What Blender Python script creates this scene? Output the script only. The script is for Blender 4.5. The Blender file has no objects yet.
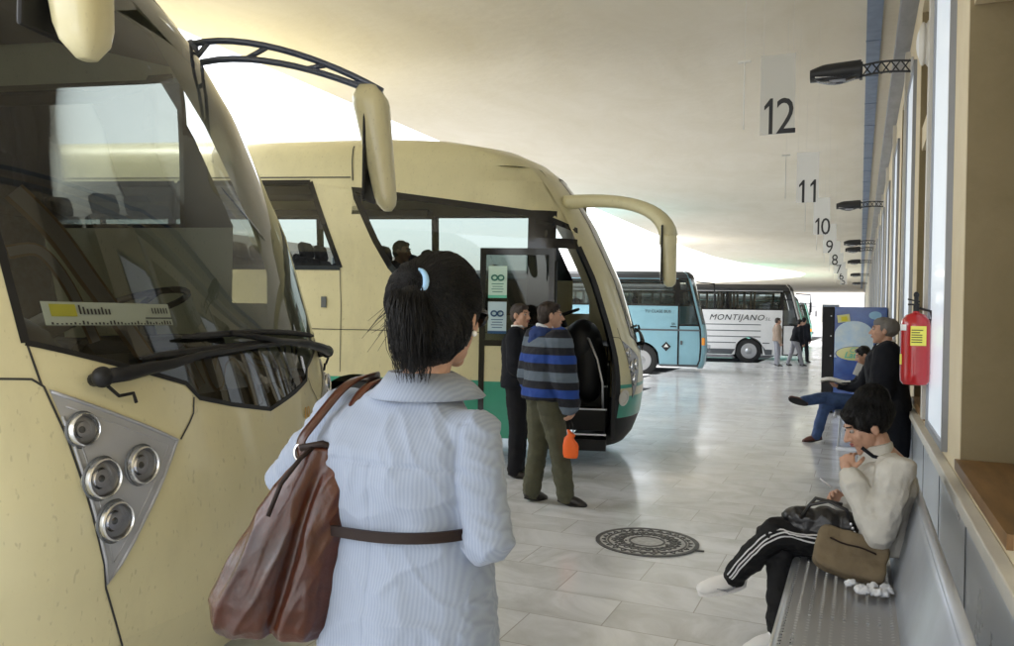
import bpy, bmesh, math, random
from mathutils import Vector, Matrix, noise
from mathutils.geometry import tessellate_polygon
random.seed(7)
PI = math.pi
V = Vector
sc = bpy.context.scene
col = sc.collection
R = math.radians

# ------------------------------------------------------------------ camera
PSI, ROLL, PITCH = R(23.8), R(1.0), -math.atan(7/800)
cam = bpy.data.objects.new('camera', bpy.data.cameras.new('camera')); col.objects.link(cam)
cam.data.sensor_width = 36; cam.data.lens = 36*800/1014
cam.data.clip_start = .05; cam.data.clip_end = 1500
cam.matrix_world = Matrix.Translation((0, 0, 1.6)) @ Matrix.Rotation(PSI, 4, 'Z') @ Matrix.Rotation(PI/2+PITCH, 4, 'X') @ Matrix.Rotation(ROLL, 4, 'Z')
sc.camera = cam

# ------------------------------------------------------------------ tagging
def tag(o, label=None, cat=None, group=None, kind=None):
    if label: o['label'] = label
    if cat: o['category'] = cat
    if group: o['group'] = group
    if kind: o['kind'] = kind
    return o
def empty(name, loc, rz=0, **k):
    o = bpy.data.objects.new(name, None); col.objects.link(o)
    o.empty_display_size = .2; o.location = loc; o.rotation_euler = (0, 0, rz)
    return tag(o, **k)
def copy_tree(o, parent=None):
    c = o.copy(); col.objects.link(c)
    if parent: c.parent = parent
    for ch in [x for x in bpy.data.objects if x.parent == o]: copy_tree(ch, c)
    return c

# ------------------------------------------------------------------ mesh builder
class MB:
    def __init__(s): s.v = []; s.f = []
    def add(s, vs, fs):
        n = len(s.v); s.v += [tuple(p) for p in vs]; s.f += [tuple(i+n for i in f) for f in fs]; return s
    def box(s, c, d, rot=None, rz=0):
        M = rot or Matrix.Rotation(rz, 3, 'Z')
        c = V(c); vs = []
        for x in (-.5, .5):
            for y in (-.5, .5):
                for z in (-.5, .5): vs.append(c + M @ V((x*d[0], y*d[1], z*d[2])))
        return s.add(vs, [(0,1,3,2),(4,6,7,5),(0,4,5,1),(2,3,7,6),(0,2,6,4),(1,5,7,3)])
    def loft(s, rings, cap=True, closed=True):
        m = len(rings[0]); vs = [p for r in rings for p in r]; fs = []
        for i in range(len(rings)-1):
            for j in range(m if closed else m-1):
                k = (j+1) % m
                fs.append((i*m+j, i*m+k, (i+1)*m+k, (i+1)*m+j))
        if cap and closed:
            fs.append(tuple(reversed(range(m)))); fs.append(tuple((len(rings)-1)*m+j for j in range(m)))
        return s.add(vs, fs)
    def tube(s, pts, r, n=8, cap=True):
        pts = [V(p) for p in pts]; rr = r if isinstance(r, (list, tuple)) else [r]*len(pts)
        rings = []; up = None
        for i, p in enumerate(pts):
            t = (pts[min(i+1, len(pts)-1)] - pts[max(i-1, 0)]).normalized()
            if up is None: up = t.orthogonal().normalized()
            else:
                up = up - t*up.dot(t)
                up = up.normalized() if up.length > 1e-6 else t.orthogonal().normalized()
            b = t.cross(up)
            rings.append([p + (up*math.cos(a)+b*math.sin(a))*rr[i] for a in [2*PI*k/n for k in range(n)]])
        return s.loft(rings, cap)
    def cyl(s, c, r, h, axis='Z', n=20, r2=None):
        c = V(c); ax = {'X': V((1,0,0)), 'Y': V((0,1,0)), 'Z': V((0,0,1))}[axis] if isinstance(axis, str) else V(axis).normalized()
        return s.tube([c-ax*h/2, c+ax*h/2], [r, r if r2 is None else r2], n)
    def lathe(s, c, prof, axis='Z', n=24, cap=True):
        c = V(c); ax = {'X': V((1,0,0)), 'Y': V((0,1,0)), 'Z': V((0,0,1))}[axis] if isinstance(axis, str) else V(axis).normalized()
        u = ax.orthogonal().normalized(); w = ax.cross(u)
        return s.loft([[c+ax*h+(u*math.cos(a)+w*math.sin(a))*max(r, 1e-4) for a in [2*PI*k/n for k in range(n)]] for r, h in prof], cap)
    def ell(s, c, r, M=None, n=14, m=9):
        c = V(c); M = M or Matrix.Identity(3); rings = []
        for i in range(m+1):
            ph = -PI/2 + PI*i/m; ph = max(min(ph, PI/2-.08), -PI/2+.08)
            rings.append([c + M @ V((r[0]*math.cos(ph)*math.cos(a), r[1]*math.cos(ph)*math.sin(a), r[2]*math.sin(ph))) for a in [2*PI*k/n for k in range(n)]])
        return s.loft(rings)
    def cap(s, p0, r0, p1, r1, n=12):
        p0, p1 = V(p0), V(p1); t = (p1-p0).normalized()
        return s.tube([p0-t*r0*.95, p0-t*r0*.6, p0, p1, p1+t*r1*.6, p1+t*r1*.95], [r0*.3, r0*.8, r0, r1, r1*.8, r1*.3], n)
    def grid(s, rows):
        return s.loft(rows, cap=False, closed=False)
    def prism(s, poly, h, M):
        """poly 2D outline extruded by h along local z, placed with matrix M"""
        n = len(poly); vs = [M @ V((x, y, 0)) for x, y in poly] + [M @ V((x, y, h)) for x, y in poly]
        fs = [(j, (j+1) % n, n+(j+1) % n, n+j) for j in range(n)]
        tri = tessellate_polygon([[V((x, y, 0)) for x, y in poly]])
        fs += [tuple(t) for t in tri] + [tuple(n+i for i in reversed(t)) for t in tri]
        return s.add(vs, fs)
    def mesh(s, name):
        me = bpy.data.meshes.new(name); me.from_pydata(s.v, [], s.f); me.update()
        b = bmesh.new(); b.from_mesh(me); bmesh.ops.recalc_face_normals(b, faces=b.faces); b.to_mesh(me); b.free()
        return me
    def build(s, name, mat, parent=None, smooth=False, bevel=0, off=None):
        me = s.mesh(name); return link(name, me, mat, parent, smooth, bevel, off)
def link(name, me, mat, parent=None, smooth=False, bevel=0, off=None):
    me.name = name
    if off is not None: me.transform(Matrix.Translation(-V(off)))
    if mat: me.materials.append(mat)
    if smooth:
        me.shade_smooth() if smooth is True else None
        if smooth is not True: me.set_sharp_from_angle(angle=R(smooth))
    o = bpy.data.objects.new(name, me); col.objects.link(o)
    if parent: o.parent = parent
    if bevel:
        m = o.modifiers.new('bevel', 'BEVEL'); m.width = bevel; m.segments = 2; m.limit_method = 'ANGLE'; m.angle_limit = R(40)
    return o
def struct(o): o['kind'] = 'structure'; return o
def remesh(mb, vox, smooth=2, disp=None):
    me = mb.mesh('tmp'); o = bpy.data.objects.new('tmp', me); col.objects.link(o)
    m = o.modifiers.new('r', 'REMESH'); m.mode = 'VOXEL'; m.voxel_size = vox
    if smooth: q = o.modifiers.new('s', 'SMOOTH'); q.iterations = smooth; q.factor = .6
    dg = bpy.context.evaluated_depsgraph_get(); dg.update()
    out = bpy.data.meshes.new_from_object(o.evaluated_get(dg), depsgraph=dg)
    bpy.data.objects.remove(o); bpy.data.meshes.remove(me)
    if disp:
        nv = [v.normal.copy() for v in out.vertices]
        for v, nn in zip(out.vertices, nv): v.co = v.co + nn*disp(v.co, nn)
        out.update()
    for p in out.polygons: p.use_smooth = True
    return out
def join_mesh(ms):
    vs, fs, sm = [], [], []
    for m in ms:
        n = len(vs); vs += [v.co[:] for v in m.vertices]; fs += [tuple(i+n for i in p.vertices) for p in m.polygons]
    me = bpy.data.meshes.new('joined'); me.from_pydata(vs, [], fs); me.update()
    for p in me.polygons: p.use_smooth = True
    return me
def text(name, s, size, loc, rx=PI/2, rz=0, mat=None, parent=None, ext=.002, shear=0, align='CENTER', sx=1, bold=0, space=1):
    cu = bpy.data.curves.new(name, 'FONT'); cu.body = s; cu.size = size; cu.extrude = ext; cu.shear = shear; cu.offset = bold
    cu.align_x = align; cu.align_y = 'BOTTOM_BASELINE'; cu.resolution_u = 3; cu.space_character = space
    o = bpy.data.objects.new(name, cu); col.objects.link(o)
    dg = bpy.context.evaluated_depsgraph_get(); dg.update()
    me = bpy.data.meshes.new_from_object(o.evaluated_get(dg), depsgraph=dg); bpy.data.objects.remove(o)
    me.transform(Matrix.Translation(loc) @ Matrix.Rotation(rz, 4, 'Z') @ Matrix.Rotation(rx, 4, 'X') @ Matrix.Diagonal((sx, 1, 1, 1)))
    return link(name, me, mat, parent)

# ------------------------------------------------------------------ materials
MATS = {}
def nmat(name):
    m = bpy.data.materials.new(name); m.use_nodes = True; m.node_tree.nodes.clear()
    nt = m.node_tree; out = nt.nodes.new('ShaderNodeOutputMaterial'); MATS[name] = m
    return m, nt, out
def N(nt, typ, **k):
    n = nt.nodes.new(typ)
    for a, b in k.items():
        if a.startswith('i_'):
            key = a[2:]; n.inputs[int(key) if key.isdigit() else key.replace('_', ' ')].default_value = b
        else: setattr(n, a, b)
    return n
def pbr(name, c, rough=.5, metal=0, spec=.5, var=.0, vscale=4, bump=0, bscale=60, coat=0, stretch=(1,1,1), emit=None, es=1, sheen=0, c2=None, rvar=0):
    m, nt, out = nmat(name); L = nt.links.new
    b = N(nt, 'ShaderNodeBsdfPrincipled'); L(b.outputs[0], out.inputs[0])
    b.inputs['Base Color'].default_value = (*c, 1); b.inputs['Roughness'].default_value = rough
    b.inputs['Metallic'].default_value = metal; b.inputs['Specular IOR Level'].default_value = spec
    b.inputs['Coat Weight'].default_value = coat; b.inputs['Coat Roughness'].default_value = .06
    b.inputs['Sheen Weight'].default_value = sheen
    if emit: b.inputs['Emission Color'].default_value = (*emit, 1); b.inputs['Emission Strength'].default_value = es
    tc = N(nt, 'ShaderNodeTexCoord'); mp = N(nt, 'ShaderNodeMapping'); mp.inputs['Scale'].default_value = stretch
    L(tc.outputs['Object'], mp.inputs[0])
    if var or c2 or rvar:
        nz = N(nt, 'ShaderNodeTexNoise', i_Scale=vscale, i_Detail=6., i_Roughness=.6); L(mp.outputs[0], nz.inputs['Vector'])
        mx = N(nt, 'ShaderNodeMix', data_type='RGBA')
        a = tuple(max(0, x*(1-var)) for x in c); d = c2 or tuple(min(1, x*(1+var)) for x in c)
        if c2: a = c
        mx.inputs[6].default_value = (*a, 1); mx.inputs[7].default_value = (*d, 1)
        rp = N(nt, 'ShaderNodeMapRange', i_1=.35, i_2=.65); L(nz.outputs[0], rp.inputs[0])
        L(rp.outputs[0], mx.inputs[0]); L(mx.outputs[2], b.inputs['Base Color'])
        if rvar:
            r2 = N(nt, 'ShaderNodeMapRange', i_1=.3, i_2=.7, i_3=rough, i_4=rough+rvar); L(nz.outputs[0], r2.inputs[0]); L(r2.outputs[0], b.inputs['Roughness'])
    if bump:
        n2 = N(nt, 'ShaderNodeTexNoise', i_Scale=bscale, i_Detail=5.); L(mp.outputs[0], n2.inputs['Vector'])
        bp = N(nt, 'ShaderNodeBump', i_Strength=min(1, bump), i_Distance=.004 if bscale > 20 else .02); L(n2.outputs[0], bp.inputs['Height']); L(bp.outputs[0], b.inputs['Normal'])
    return m
def glass(name, tint=(.55, .58, .55), refl=1.0, rough=0., ior=1.5, dust=0):
    m, nt, out = nmat(name); L = nt.links.new
    t = N(nt, 'ShaderNodeBsdfTransparent'); t.inputs[0].default_value = (*tint, 1)
    g = N(nt, 'ShaderNodeBsdfGlossy'); g.inputs['Roughness'].default_value = rough
    fr = N(nt, 'ShaderNodeFresnel', i_IOR=ior); mu = N(nt, 'ShaderNodeMath', operation='MULTIPLY', use_clamp=True); mu.inputs[1].default_value = refl
    mx = N(nt, 'ShaderNodeMixShader'); L(fr.outputs[0], mu.inputs[0]); L(mu.outputs[0], mx.inputs[0]); L(t.outputs[0], mx.inputs[1]); L(g.outputs[0], mx.inputs[2])
    if dust:
        d = N(nt, 'ShaderNodeBsdfDiffuse'); d.inputs[0].default_value = (.45, .43, .4, 1)
        m2 = N(nt, 'ShaderNodeMixShader'); nz = N(nt, 'ShaderNodeTexNoise', i_Scale=2.5, i_Detail=5.)
        tc = N(nt, 'ShaderNodeTexCoord'); L(tc.outputs['Object'], nz.inputs[0]); mr = N(nt, 'ShaderNodeMapRange', i_1=.3, i_2=.7, i_3=dust*.4, i_4=dust)
        L(nz.outputs[0], mr.inputs[0]); L(mr.outputs[0], m2.inputs[0]); L(mx.outputs[0], m2.inputs[1]); L(d.outputs[0], m2.inputs[2]); L(m2.outputs[0], out.inputs[0])
    else: L(mx.outputs[0], out.inputs[0])
    return m
M = MATS
CREAM = (.64, .59, .36)
pbr('cream', CREAM, .3, var=.05, vscale=1.5, coat=.45, bump=.02, bscale=3, rvar=.12)
def grime(name):
    m = M[name]; nt = m.node_tree; b = [n for n in nt.nodes if n.type == 'BSDF_PRINCIPLED'][0]; L = nt.links.new
    src = b.inputs['Base Color'].links[0].from_socket; tc = N(nt, 'ShaderNodeTexCoord'); mp = N(nt, 'ShaderNodeMapping'); mp.inputs['Scale'].default_value = (1, 1, .35); L(tc.outputs['Object'], mp.inputs[0])
    a = N(nt, 'ShaderNodeTexNoise', i_Scale=70., i_Detail=2.); L(mp.outputs[0], a.inputs[0]); r1 = N(nt, 'ShaderNodeMapRange', i_1=.66, i_2=.72); L(a.outputs[0], r1.inputs[0])
    c = N(nt, 'ShaderNodeTexNoise', i_Scale=3.5, i_Detail=7., i_Roughness=.7); L(mp.outputs[0], c.inputs[0]); r2 = N(nt, 'ShaderNodeMapRange', i_1=.5, i_2=.8, i_3=0., i_4=.22); L(c.outputs[0], r2.inputs[0])
    mu = N(nt, 'ShaderNodeMath', operation='MULTIPLY_ADD'); mu.inputs[1].default_value = .28; L(r1.outputs[0], mu.inputs[0]); L(r2.outputs[0], mu.inputs[2])
    mx = N(nt, 'ShaderNodeMix', data_type='RGBA'); mx.inputs[7].default_value = (.22, .19, .12, 1); L(mu.outputs[0], mx.inputs[0]); L(src, mx.inputs[6]); L(mx.outputs[2], b.inputs['Base Color'])
grime('cream')
pbr('cream_plain', (.58, .51, .30), .35, coat=.2)
pbr('green_paint', (.03, .30, .20), .3, coat=.3, var=.06)
pbr('black_plastic', (.009, .009, .010), .5, spec=.35, var=.2)
pbr('black_gloss', (.01, .01, .011), .12)
pbr('rubber', (.02, .02, .021), .75, bump=.2, bscale=30)
pbr('dark_trim', (.03, .031, .033), .5)
pbr('interior_dark', (.03, .028, .026), .85)
pbr('seat_fabric', (.05, .06, .09), .9, var=.3, vscale=30)
pbr('chrome', (.85, .86, .88), .08, metal=1)
pbr('bright_steel', (.66, .67, .68), .2, metal=.95)
pbr('steel', (.62, .63, .66), .3, metal=1, rvar=.15)
pbr('rim_steel', (.55, .56, .58), .4, metal=.8)
pbr('silver_paint', (.40, .41, .44), .38, metal=.35, var=.06)
pbr('navy_arm', (.06, .075, .12), .3, coat=.4)
pbr('white_card', (.72, .73, .7), .6)
pbr('dull_card', (.25, .28, .23), .5)
pbr('dull_yellow', (.26, .25, .02), .5)
pbr('yellow_print', (.65, .6, .03), .6)
pbr('ink', (.01, .01, .012), .6)
pbr('gold_print', (.55, .30, .05), .4)
pbr('orange_lens', (.75, .28, .03), .2, coat=.5)
pbr('pale_blue_paint', (.23, .43, .51), .32, coat=.3, var=.03, rvar=.1)
pbr('white_paint', (.80, .80, .80), .35, coat=.3, var=.03)
pbr('teal_paint', (.20, .50, .42), .32, coat=.3)
pbr('grey_stripe', (.10, .11, .12), .4)
pbr('poster_green', (.12, .50, .36), .6)
pbr('poster_mint', (.55, .74, .66), .6)
pbr('poster_blue', (.50, .66, .74), .6)
pbr('poster_teal_ink', (.01, .16, .12), .6)
pbr('poster_blue_ink', (.01, .07, .18), .6)
pbr('reflection_lilac', (.34, .34, .42), .35)
pbr('reflection_tan', (.26, .19, .13), .35)
glass('windscreen', (.42, .43, .40), 1.15, 0, 1.6, dust=.012)
glass('side_glass', (.50, .54, .53), 1.2, 0, 1.55, dust=.015)
glass('clear_glass', (.8, .83, .84), 1.2)
glass('lens_glass', (.92, .92, .95), 1.6)
pbr('orange_plastic', (.85, .13, .01), .5, var=.05)
pbr('red_paint', (.40, .010, .014), .22, coat=.5, var=.05)
pbr('label_yellow', (.80, .75, .12), .55)
pbr('lamp_black', (.02, .021, .023), .45)
pbr('cable_blue', (.20, .25, .34), .55, var=.12, vscale=8)
pbr('galvanised', (.34, .35, .37), .42, metal=.4, var=.12, vscale=8, stretch=(1, .3, 1))
pbr('frost', (.80, .84, .90), .5, coat=.3, emit=(.75, .87, 1.0), es=.10)  # faint emission stands in for daylight behind the frosted panes
pbr('window_frame_dark', (.26, .27, .29), .4, metal=.3)
pbr('dado', (.52, .57, .64), .25, var=.07, vscale=1.5, coat=.2, rvar=.1)
pbr('trim_white', (.62, .60, .55), .45, var=.06)
pbr('sill', (.22, .12, .045), .45, var=.25, vscale=5, stretch=(3, .5, 1))
pbr('skin', (.50, .29, .20), .5, var=.08, vscale=20)
pbr('skin2', (.46, .25, .17), .5, var=.08, vscale=20)
pbr('hair_black', (.0035, .003, .003), .48, spec=.32, var=.4, vscale=60, stretch=(4, 4, .3), bump=1, bscale=90)
pbr('hair_brown', (.03, .018, .012), .55, bump=1, bscale=90, stretch=(4, 4, .3))
pbr('hair_grey', (.16, .15, .14), .6, bump=1, bscale=90, stretch=(4, 4, .3))
pbr('eye_white', (.38, .35, .33), .25)
pbr('lip', (.35, .10, .09), .4)
pbr('leather', (.050, .0125, .0045), .30, spec=.4, var=.4, vscale=7, coat=.15, bump=.35, bscale=14)
pbr('leather_dark', (.014, .006, .004), .6, spec=.3)
pbr('hairtie', (.30, .52, .78), .5)
pbr('pearl', (.85, .85, .85), .15)
pbr('dark_jacket', (.007, .008, .012), .85, spec=.25, bump=.3, bscale=20)
pbr('dark_cloth', (.010, .010, .013), .85, spec=.25, bump=.3, bscale=20)
pbr('olive', (.07, .07, .042), .85, var=.12, bump=.5, bscale=14)
pbr('jeans', (.045, .085, .20), .85, var=.25, vscale=9, bump=.4, bscale=20)
pbr('white_jacket', (.56, .545, .50), .75, var=.06, vscale=9, bump=.5, bscale=16)
pbr('white_cloth', (.8, .8, .8), .8)
pbr('track_black', (.005, .005, .006), .75, spec=.3, bump=.4, bscale=18)
pbr('stripe_white', (.62, .62, .64), .7)
pbr('shoe_white', (.80, .79, .78), .45, bump=.2, bscale=30)
pbr('shoe_grey', (.25, .25, .28), .5)
pbr('shoe_dark', (.02, .016, .014), .4)
pbr('shoe_brown', (.10, .03, .02), .4)
pbr('bag_black', (.007, .006, .007), .4, bump=.6, bscale=18, coat=.15)
pbr('bag_tan', (.17, .13, .078), .75, var=.12, vscale=12, bump=.5, bscale=14)
pbr('paper', (.68, .70, .74), .8, var=.1, vscale=30)
pbr('tan_jacket', (.32, .24, .18), .8)
pbr('newsprint', (.6, .6, .57), .8, var=.35, vscale=60)
pbr('vend_blue', (.015, .045, .22), .2, coat=.6, c2=(.05, .13, .42), vscale=2)
pbr('vend_pale', (.42, .60, .78), .3, coat=.4, c2=(.62, .72, .78), vscale=5)
pbr('vend_label', (.62, .62, .25), .3, coat=.4)
pbr('vend_light', (.25, .5, .75), .3, coat=.4)
pbr('iron', (.10, .10, .10), .5, metal=.3, var=.3, vscale=20)
pbr('iron_pale', (.45, .45, .44), .6, var=.2, vscale=30)
pbr('concrete', (.42, .41, .39), .8, var=.15, vscale=1.2, bump=.3, bscale=30)
pbr('kerb', (.12, .125, .14), .8, var=.15, vscale=5)
pbr('render_wall', (.70, .70, .70), .85, var=.08)
pbr('render_pink', (.55, .47, .40), .85, var=.08)
pbr('pane_dark', (.05, .06, .07), .15)
pbr('sticker_white', (.8, .82, .84), .5)

# shirt with fine stripes for the woman's coat
def coat_mat():
    m, nt, out = nmat('seersucker'); L = nt.links.new
    b = N(nt, 'ShaderNodeBsdfPrincipled', i_Roughness=.85); b.inputs['Sheen Weight'].default_value = .2
    tc = N(nt, 'ShaderNodeTexCoord'); mp = N(nt, 'ShaderNodeMapping'); mp.inputs['Rotation'].default_value = (0, 0, R(12))
    w = N(nt, 'ShaderNodeTexWave', wave_type='BANDS', bands_direction='X', i_Scale=46., i_Distortion=.6, i_Detail=3.)
    nz = N(nt, 'ShaderNodeTexNoise', i_Scale=9., i_Detail=4.)
    L(tc.outputs['Object'], mp.inputs[0]); L(mp.outputs[0], w.inputs[0]); L(tc.outputs['Object'], nz.inputs[0])
    mx = N(nt, 'ShaderNodeMix', data_type='RGBA'); mx.inputs[6].default_value = (.25, .295, .39, 1); mx.inputs[7].default_value = (.295, .345, .44, 1)
    L(w.outputs[1], mx.inputs[0]); L(mx.outputs[2], b.inputs['Base Color'])
    bp = N(nt, 'ShaderNodeBump', i_Strength=.5, i_Distance=.012); L(nz.outputs[0], bp.inputs['Height']); L(bp.outputs[0], b.inputs['Normal'])
    L(b.outputs[0], out.inputs[0])
coat_mat()
def hoodie_mat():
    m, nt, out = nmat('hoodie_stripes'); L = nt.links.new
    b = N(nt, 'ShaderNodeBsdfPrincipled', i_Roughness=.9)
    tc = N(nt, 'ShaderNodeTexCoord'); sp = N(nt, 'ShaderNodeSeparateXYZ'); L(tc.outputs['Object'], sp.inputs[0])
    mu = N(nt, 'ShaderNodeMath', operation='MULTIPLY'); mu.inputs[1].default_value = 1/.285; L(sp.outputs[2], mu.inputs[0])
    fr = N(nt, 'ShaderNodeMath', operation='FRACT'); L(mu.outputs[0], fr.inputs[0])
    cr = N(nt, 'ShaderNodeValToRGB'); cr.color_ramp.interpolation = 'CONSTANT'; e = cr.color_ramp.elements
    e[0].position = 0; e[0].color = (.008, .009, .015, 1); e[1].position = .25; e[1].color = (.012, .05, .26, 1)
    q = e.new(.5); q.color = (.008, .009, .015, 1)
    q = e.new(.72); q.color = (.10, .13, .17, 1)
    L(fr.outputs[0], cr.inputs[0]); L(cr.outputs[0], b.inputs['Base Color']); L(b.outputs[0], out.inputs[0])
    nz = N(nt, 'ShaderNodeTexNoise', i_Scale=14.); L(tc.outputs['Object'], nz.inputs[0]); bp = N(nt, 'ShaderNodeBump', i_Strength=.4, i_Distance=.02); L(nz.outputs[0], bp.inputs['Height']); L(bp.outputs[0], b.inputs['Normal'])
hoodie_mat()
def floor_mat():
    m, nt, out = nmat('marble_floor'); L = nt.links.new
    b = N(nt, 'ShaderNodeBsdfPrincipled', i_Roughness=.2); tc = N(nt, 'ShaderNodeTexCoord')
    mp = N(nt, 'ShaderNodeMapping'); mp.inputs['Rotation'].default_value = (0, 0, R(0)); L(tc.outputs['Object'], mp.inputs[0])
    br = N(nt, 'ShaderNodeTexBrick', offset=.5, i_Scale=1., i_Mortar_Size=.0035, i_Mortar_Smooth=.2, i_Bias=0., i_Brick_Width=.8, i_Row_Height=.4)
    br.inputs['Color1'].default_value = (0, 0, 0, 1); br.inputs['Color2'].default_value = (1, 1, 1, 1); br.inputs['Mortar'].default_value = (.5, .5, .5, 1)
    L(mp.outputs[0], br.inputs[0])
    # per-tile veins: distort by tile value
    ad = N(nt, 'ShaderNodeVectorMath', operation='MULTIPLY_ADD'); ad.inputs[1].default_value = (9, 7, 5); L(br.outputs[0], ad.inputs[0]); L(tc.outputs['Object'], ad.inputs[2])
    nz = N(nt, 'ShaderNodeTexNoise', i_Scale=1.7, i_Detail=8., i_Roughness=.62, i_Distortion=1.3); L(ad.outputs[0], nz.inputs['Vector'])
    cr = N(nt, 'ShaderNodeValToRGB'); e = cr.color_ramp.elements
    e[0].position = .25; e[0].color = (.50, .50, .49, 1); e[1].position = .75; e[1].color = (.82, .83, .85, 1)
    q = e.new(.47); q.color = (.66, .67, .68, 1); q = e.new(.55); q.color = (.73, .74, .76, 1)
    L(nz.outputs[0], cr.inputs[0])
    # tile tone
    hs = N(nt, 'ShaderNodeMapRange', i_1=0., i_2=1., i_3=.95, i_4=1.03); L(br.outputs[0], hs.inputs[0])
    ml = N(nt, 'ShaderNodeMix', data_type='RGBA', blend_type='MULTIPLY', i_0=1.); L(cr.outputs[0], ml.inputs[6]); L(hs.outputs[0], ml.inputs[7])
    # mortar
    mm = N(nt, 'ShaderNodeMix', data_type='RGBA'); mm.inputs[7].default_value = (.42, .41, .39, 1); L(ml.outputs[2], mm.inputs[6]); L(br.outputs[1], mm.inputs[0]); L(mm.outputs[2], b.inputs['Base Color'])
    n2 = N(nt, 'ShaderNodeTexNoise', i_Scale=.9, i_Detail=5.); L(tc.outputs['Object'], n2.inputs[0])
    mr = N(nt, 'ShaderNodeMapRange', i_1=.3, i_2=.7, i_3=.10, i_4=.24); L(n2.outputs[0], mr.inputs[0]); L(mr.outputs[0], b.inputs['Roughness'])
    n3 = N(nt, 'ShaderNodeTexNoise', i_Scale=3.2, i_Detail=2.); L(tc.outputs['Object'], n3.inputs[0])
    bp = N(nt, 'ShaderNodeBump', i_Strength=.12, i_Distance=.02); L(n3.outputs[0], bp.inputs['Height']); L(bp.outputs[0], b.inputs['Normal'])
    L(b.outputs[0], out.inputs[0])
floor_mat()
def plaster(name, c1, c2, sc_=(.35, .12, 1), bump=.25):
    m, nt, out = nmat(name); L = nt.links.new
    b = N(nt, 'ShaderNodeBsdfPrincipled', i_Roughness=.8); tc = N(nt, 'ShaderNodeTexCoord'); mp = N(nt, 'ShaderNodeMapping'); mp.inputs['Scale'].default_value = sc_
    L(tc.outputs['Object'], mp.inputs[0])
    nz = N(nt, 'ShaderNodeTexNoise', i_Scale=2.2, i_Detail=9., i_Roughness=.65, i_Distortion=.6); L(mp.outputs[0], nz.inputs[0])
    mr = N(nt, 'ShaderNodeMapRange', i_1=.32, i_2=.68); L(nz.outputs[0], mr.inputs[0])
    mx = N(nt, 'ShaderNodeMix', data_type='RGBA'); mx.inputs[6].default_value = (*c1, 1); mx.inputs[7].default_value = (*c2, 1); L(mr.outputs[0], mx.inputs[0]); L(mx.outputs[2], b.inputs['Base Color'])
    n2 = N(nt, 'ShaderNodeTexNoise', i_Scale=7., i_Detail=7.); L(tc.outputs['Object'], n2.inputs[0])
    bp = N(nt, 'ShaderNodeBump', i_Strength=bump, i_Distance=.03); L(n2.outputs[0], bp.inputs['Height']); L(bp.outputs[0], b.inputs['Normal']); L(b.outputs[0], out.inputs[0])
plaster('ceiling_plaster', (.70, .635, .50), (.77, .71, .59), (.5, .25, 1))
plaster('wall_plaster', (.70, .60, .41), (.77, .68, .50), (1, 1, 1), .12)
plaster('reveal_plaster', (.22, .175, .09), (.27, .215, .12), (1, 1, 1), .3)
plaster('yard_concrete', (.20, .20, .205), (.27, .27, .275), (1, 1, 1), .3)
plaster('asphalt', (.075, .075, .078), (.10, .10, .10), (1, 1, 1), .3)
plaster('pale_ground', (.20, .205, .215), (.26, .265, .275), (.3, .3, 1), .1)
def perforated():
    m, nt, out = nmat('perforated_steel'); L = nt.links.new
    b = N(nt, 'ShaderNodeBsdfPrincipled', i_Roughness=.36, i_Metallic=.75); b.inputs['Base Color'].default_value = (.42, .43, .46, 1)
    tc = N(nt, 'ShaderNodeTexCoord'); sp = N(nt, 'ShaderNodeSeparateXYZ'); L(tc.outputs['Object'], sp.inputs[0])
    def cell(o, s, sh=None):
        a = N(nt, 'ShaderNodeMath', operation='MULTIPLY_ADD'); a.inputs[1].default_value = s; a.inputs[2].default_value = .3; L(o, a.inputs[0])
        f = N(nt, 'ShaderNodeMath', operation='FRACT'); L(a.outputs[0], f.inputs[0])
        d = N(nt, 'ShaderNodeMath', operation='SUBTRACT'); d.inputs[1].default_value = .5; L(f.outputs[0], d.inputs[0])
        q = N(nt, 'ShaderNodeMath', operation='DIVIDE'); q.inputs[1].default_value = s; L(d.outputs[0], q.inputs[0])
        p = N(nt, 'ShaderNodeMath', operation='POWER'); p.inputs[1].default_value = 2; L(q.outputs[0], p.inputs[0]); return p
    a = cell(sp.outputs[0], 1/.042); c = cell(sp.outputs[1], 1/.03)
    s = N(nt, 'ShaderNodeMath', operation='ADD'); L(a.outputs[0], s.inputs[0]); L(c.outputs[0], s.inputs[1])
    lt = N(nt, 'ShaderNodeMath', operation='LESS_THAN'); lt.inputs[1].default_value = .0065**2; L(s.outputs[0], lt.inputs[0])
    t = N(nt, 'ShaderNodeBsdfTransparent'); mx = N(nt, 'ShaderNodeMixShader'); L(lt.outputs[0], mx.inputs[0]); L(b.outputs[0], mx.inputs[1]); L(t.outputs[0], mx.inputs[2]); L(mx.outputs[0], out.inputs[0])
perforated()

# ------------------------------------------------------------------ world
w = bpy.data.worlds.new('World'); sc.world = w; w.use_nodes = True
nt = w.node_tree; bg = nt.nodes['Background']; sk = nt.nodes.new('ShaderNodeTexSky'); sk.sky_type = 'NISHITA'; sk.sun_disc = False
SUN_EL, SUN_AZ = R(66), R(-108)      # azimuth measured from +Y clockwise, so the sun stands over -X
sk.sun_elevation = SUN_EL; sk.sun_rotation = SUN_AZ; sk.dust_density = 2.5; sk.air_density = 1.2
hs_n = nt.nodes.new('ShaderNodeHueSaturation'); hs_n.inputs['Saturation'].default_value = .3; nt.links.new(sk.outputs[0], hs_n.inputs['Color']); nt.links.new(hs_n.outputs[0], bg.inputs[0]); bg.inputs[1].default_value = .15
sl = bpy.data.lights.new('sun', 'SUN'); sl.energy = 2.2; sl.angle = R(.5); sl.color = (1, .97, .92)
so = bpy.data.objects.new('sun', sl); col.objects.link(so)
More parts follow.
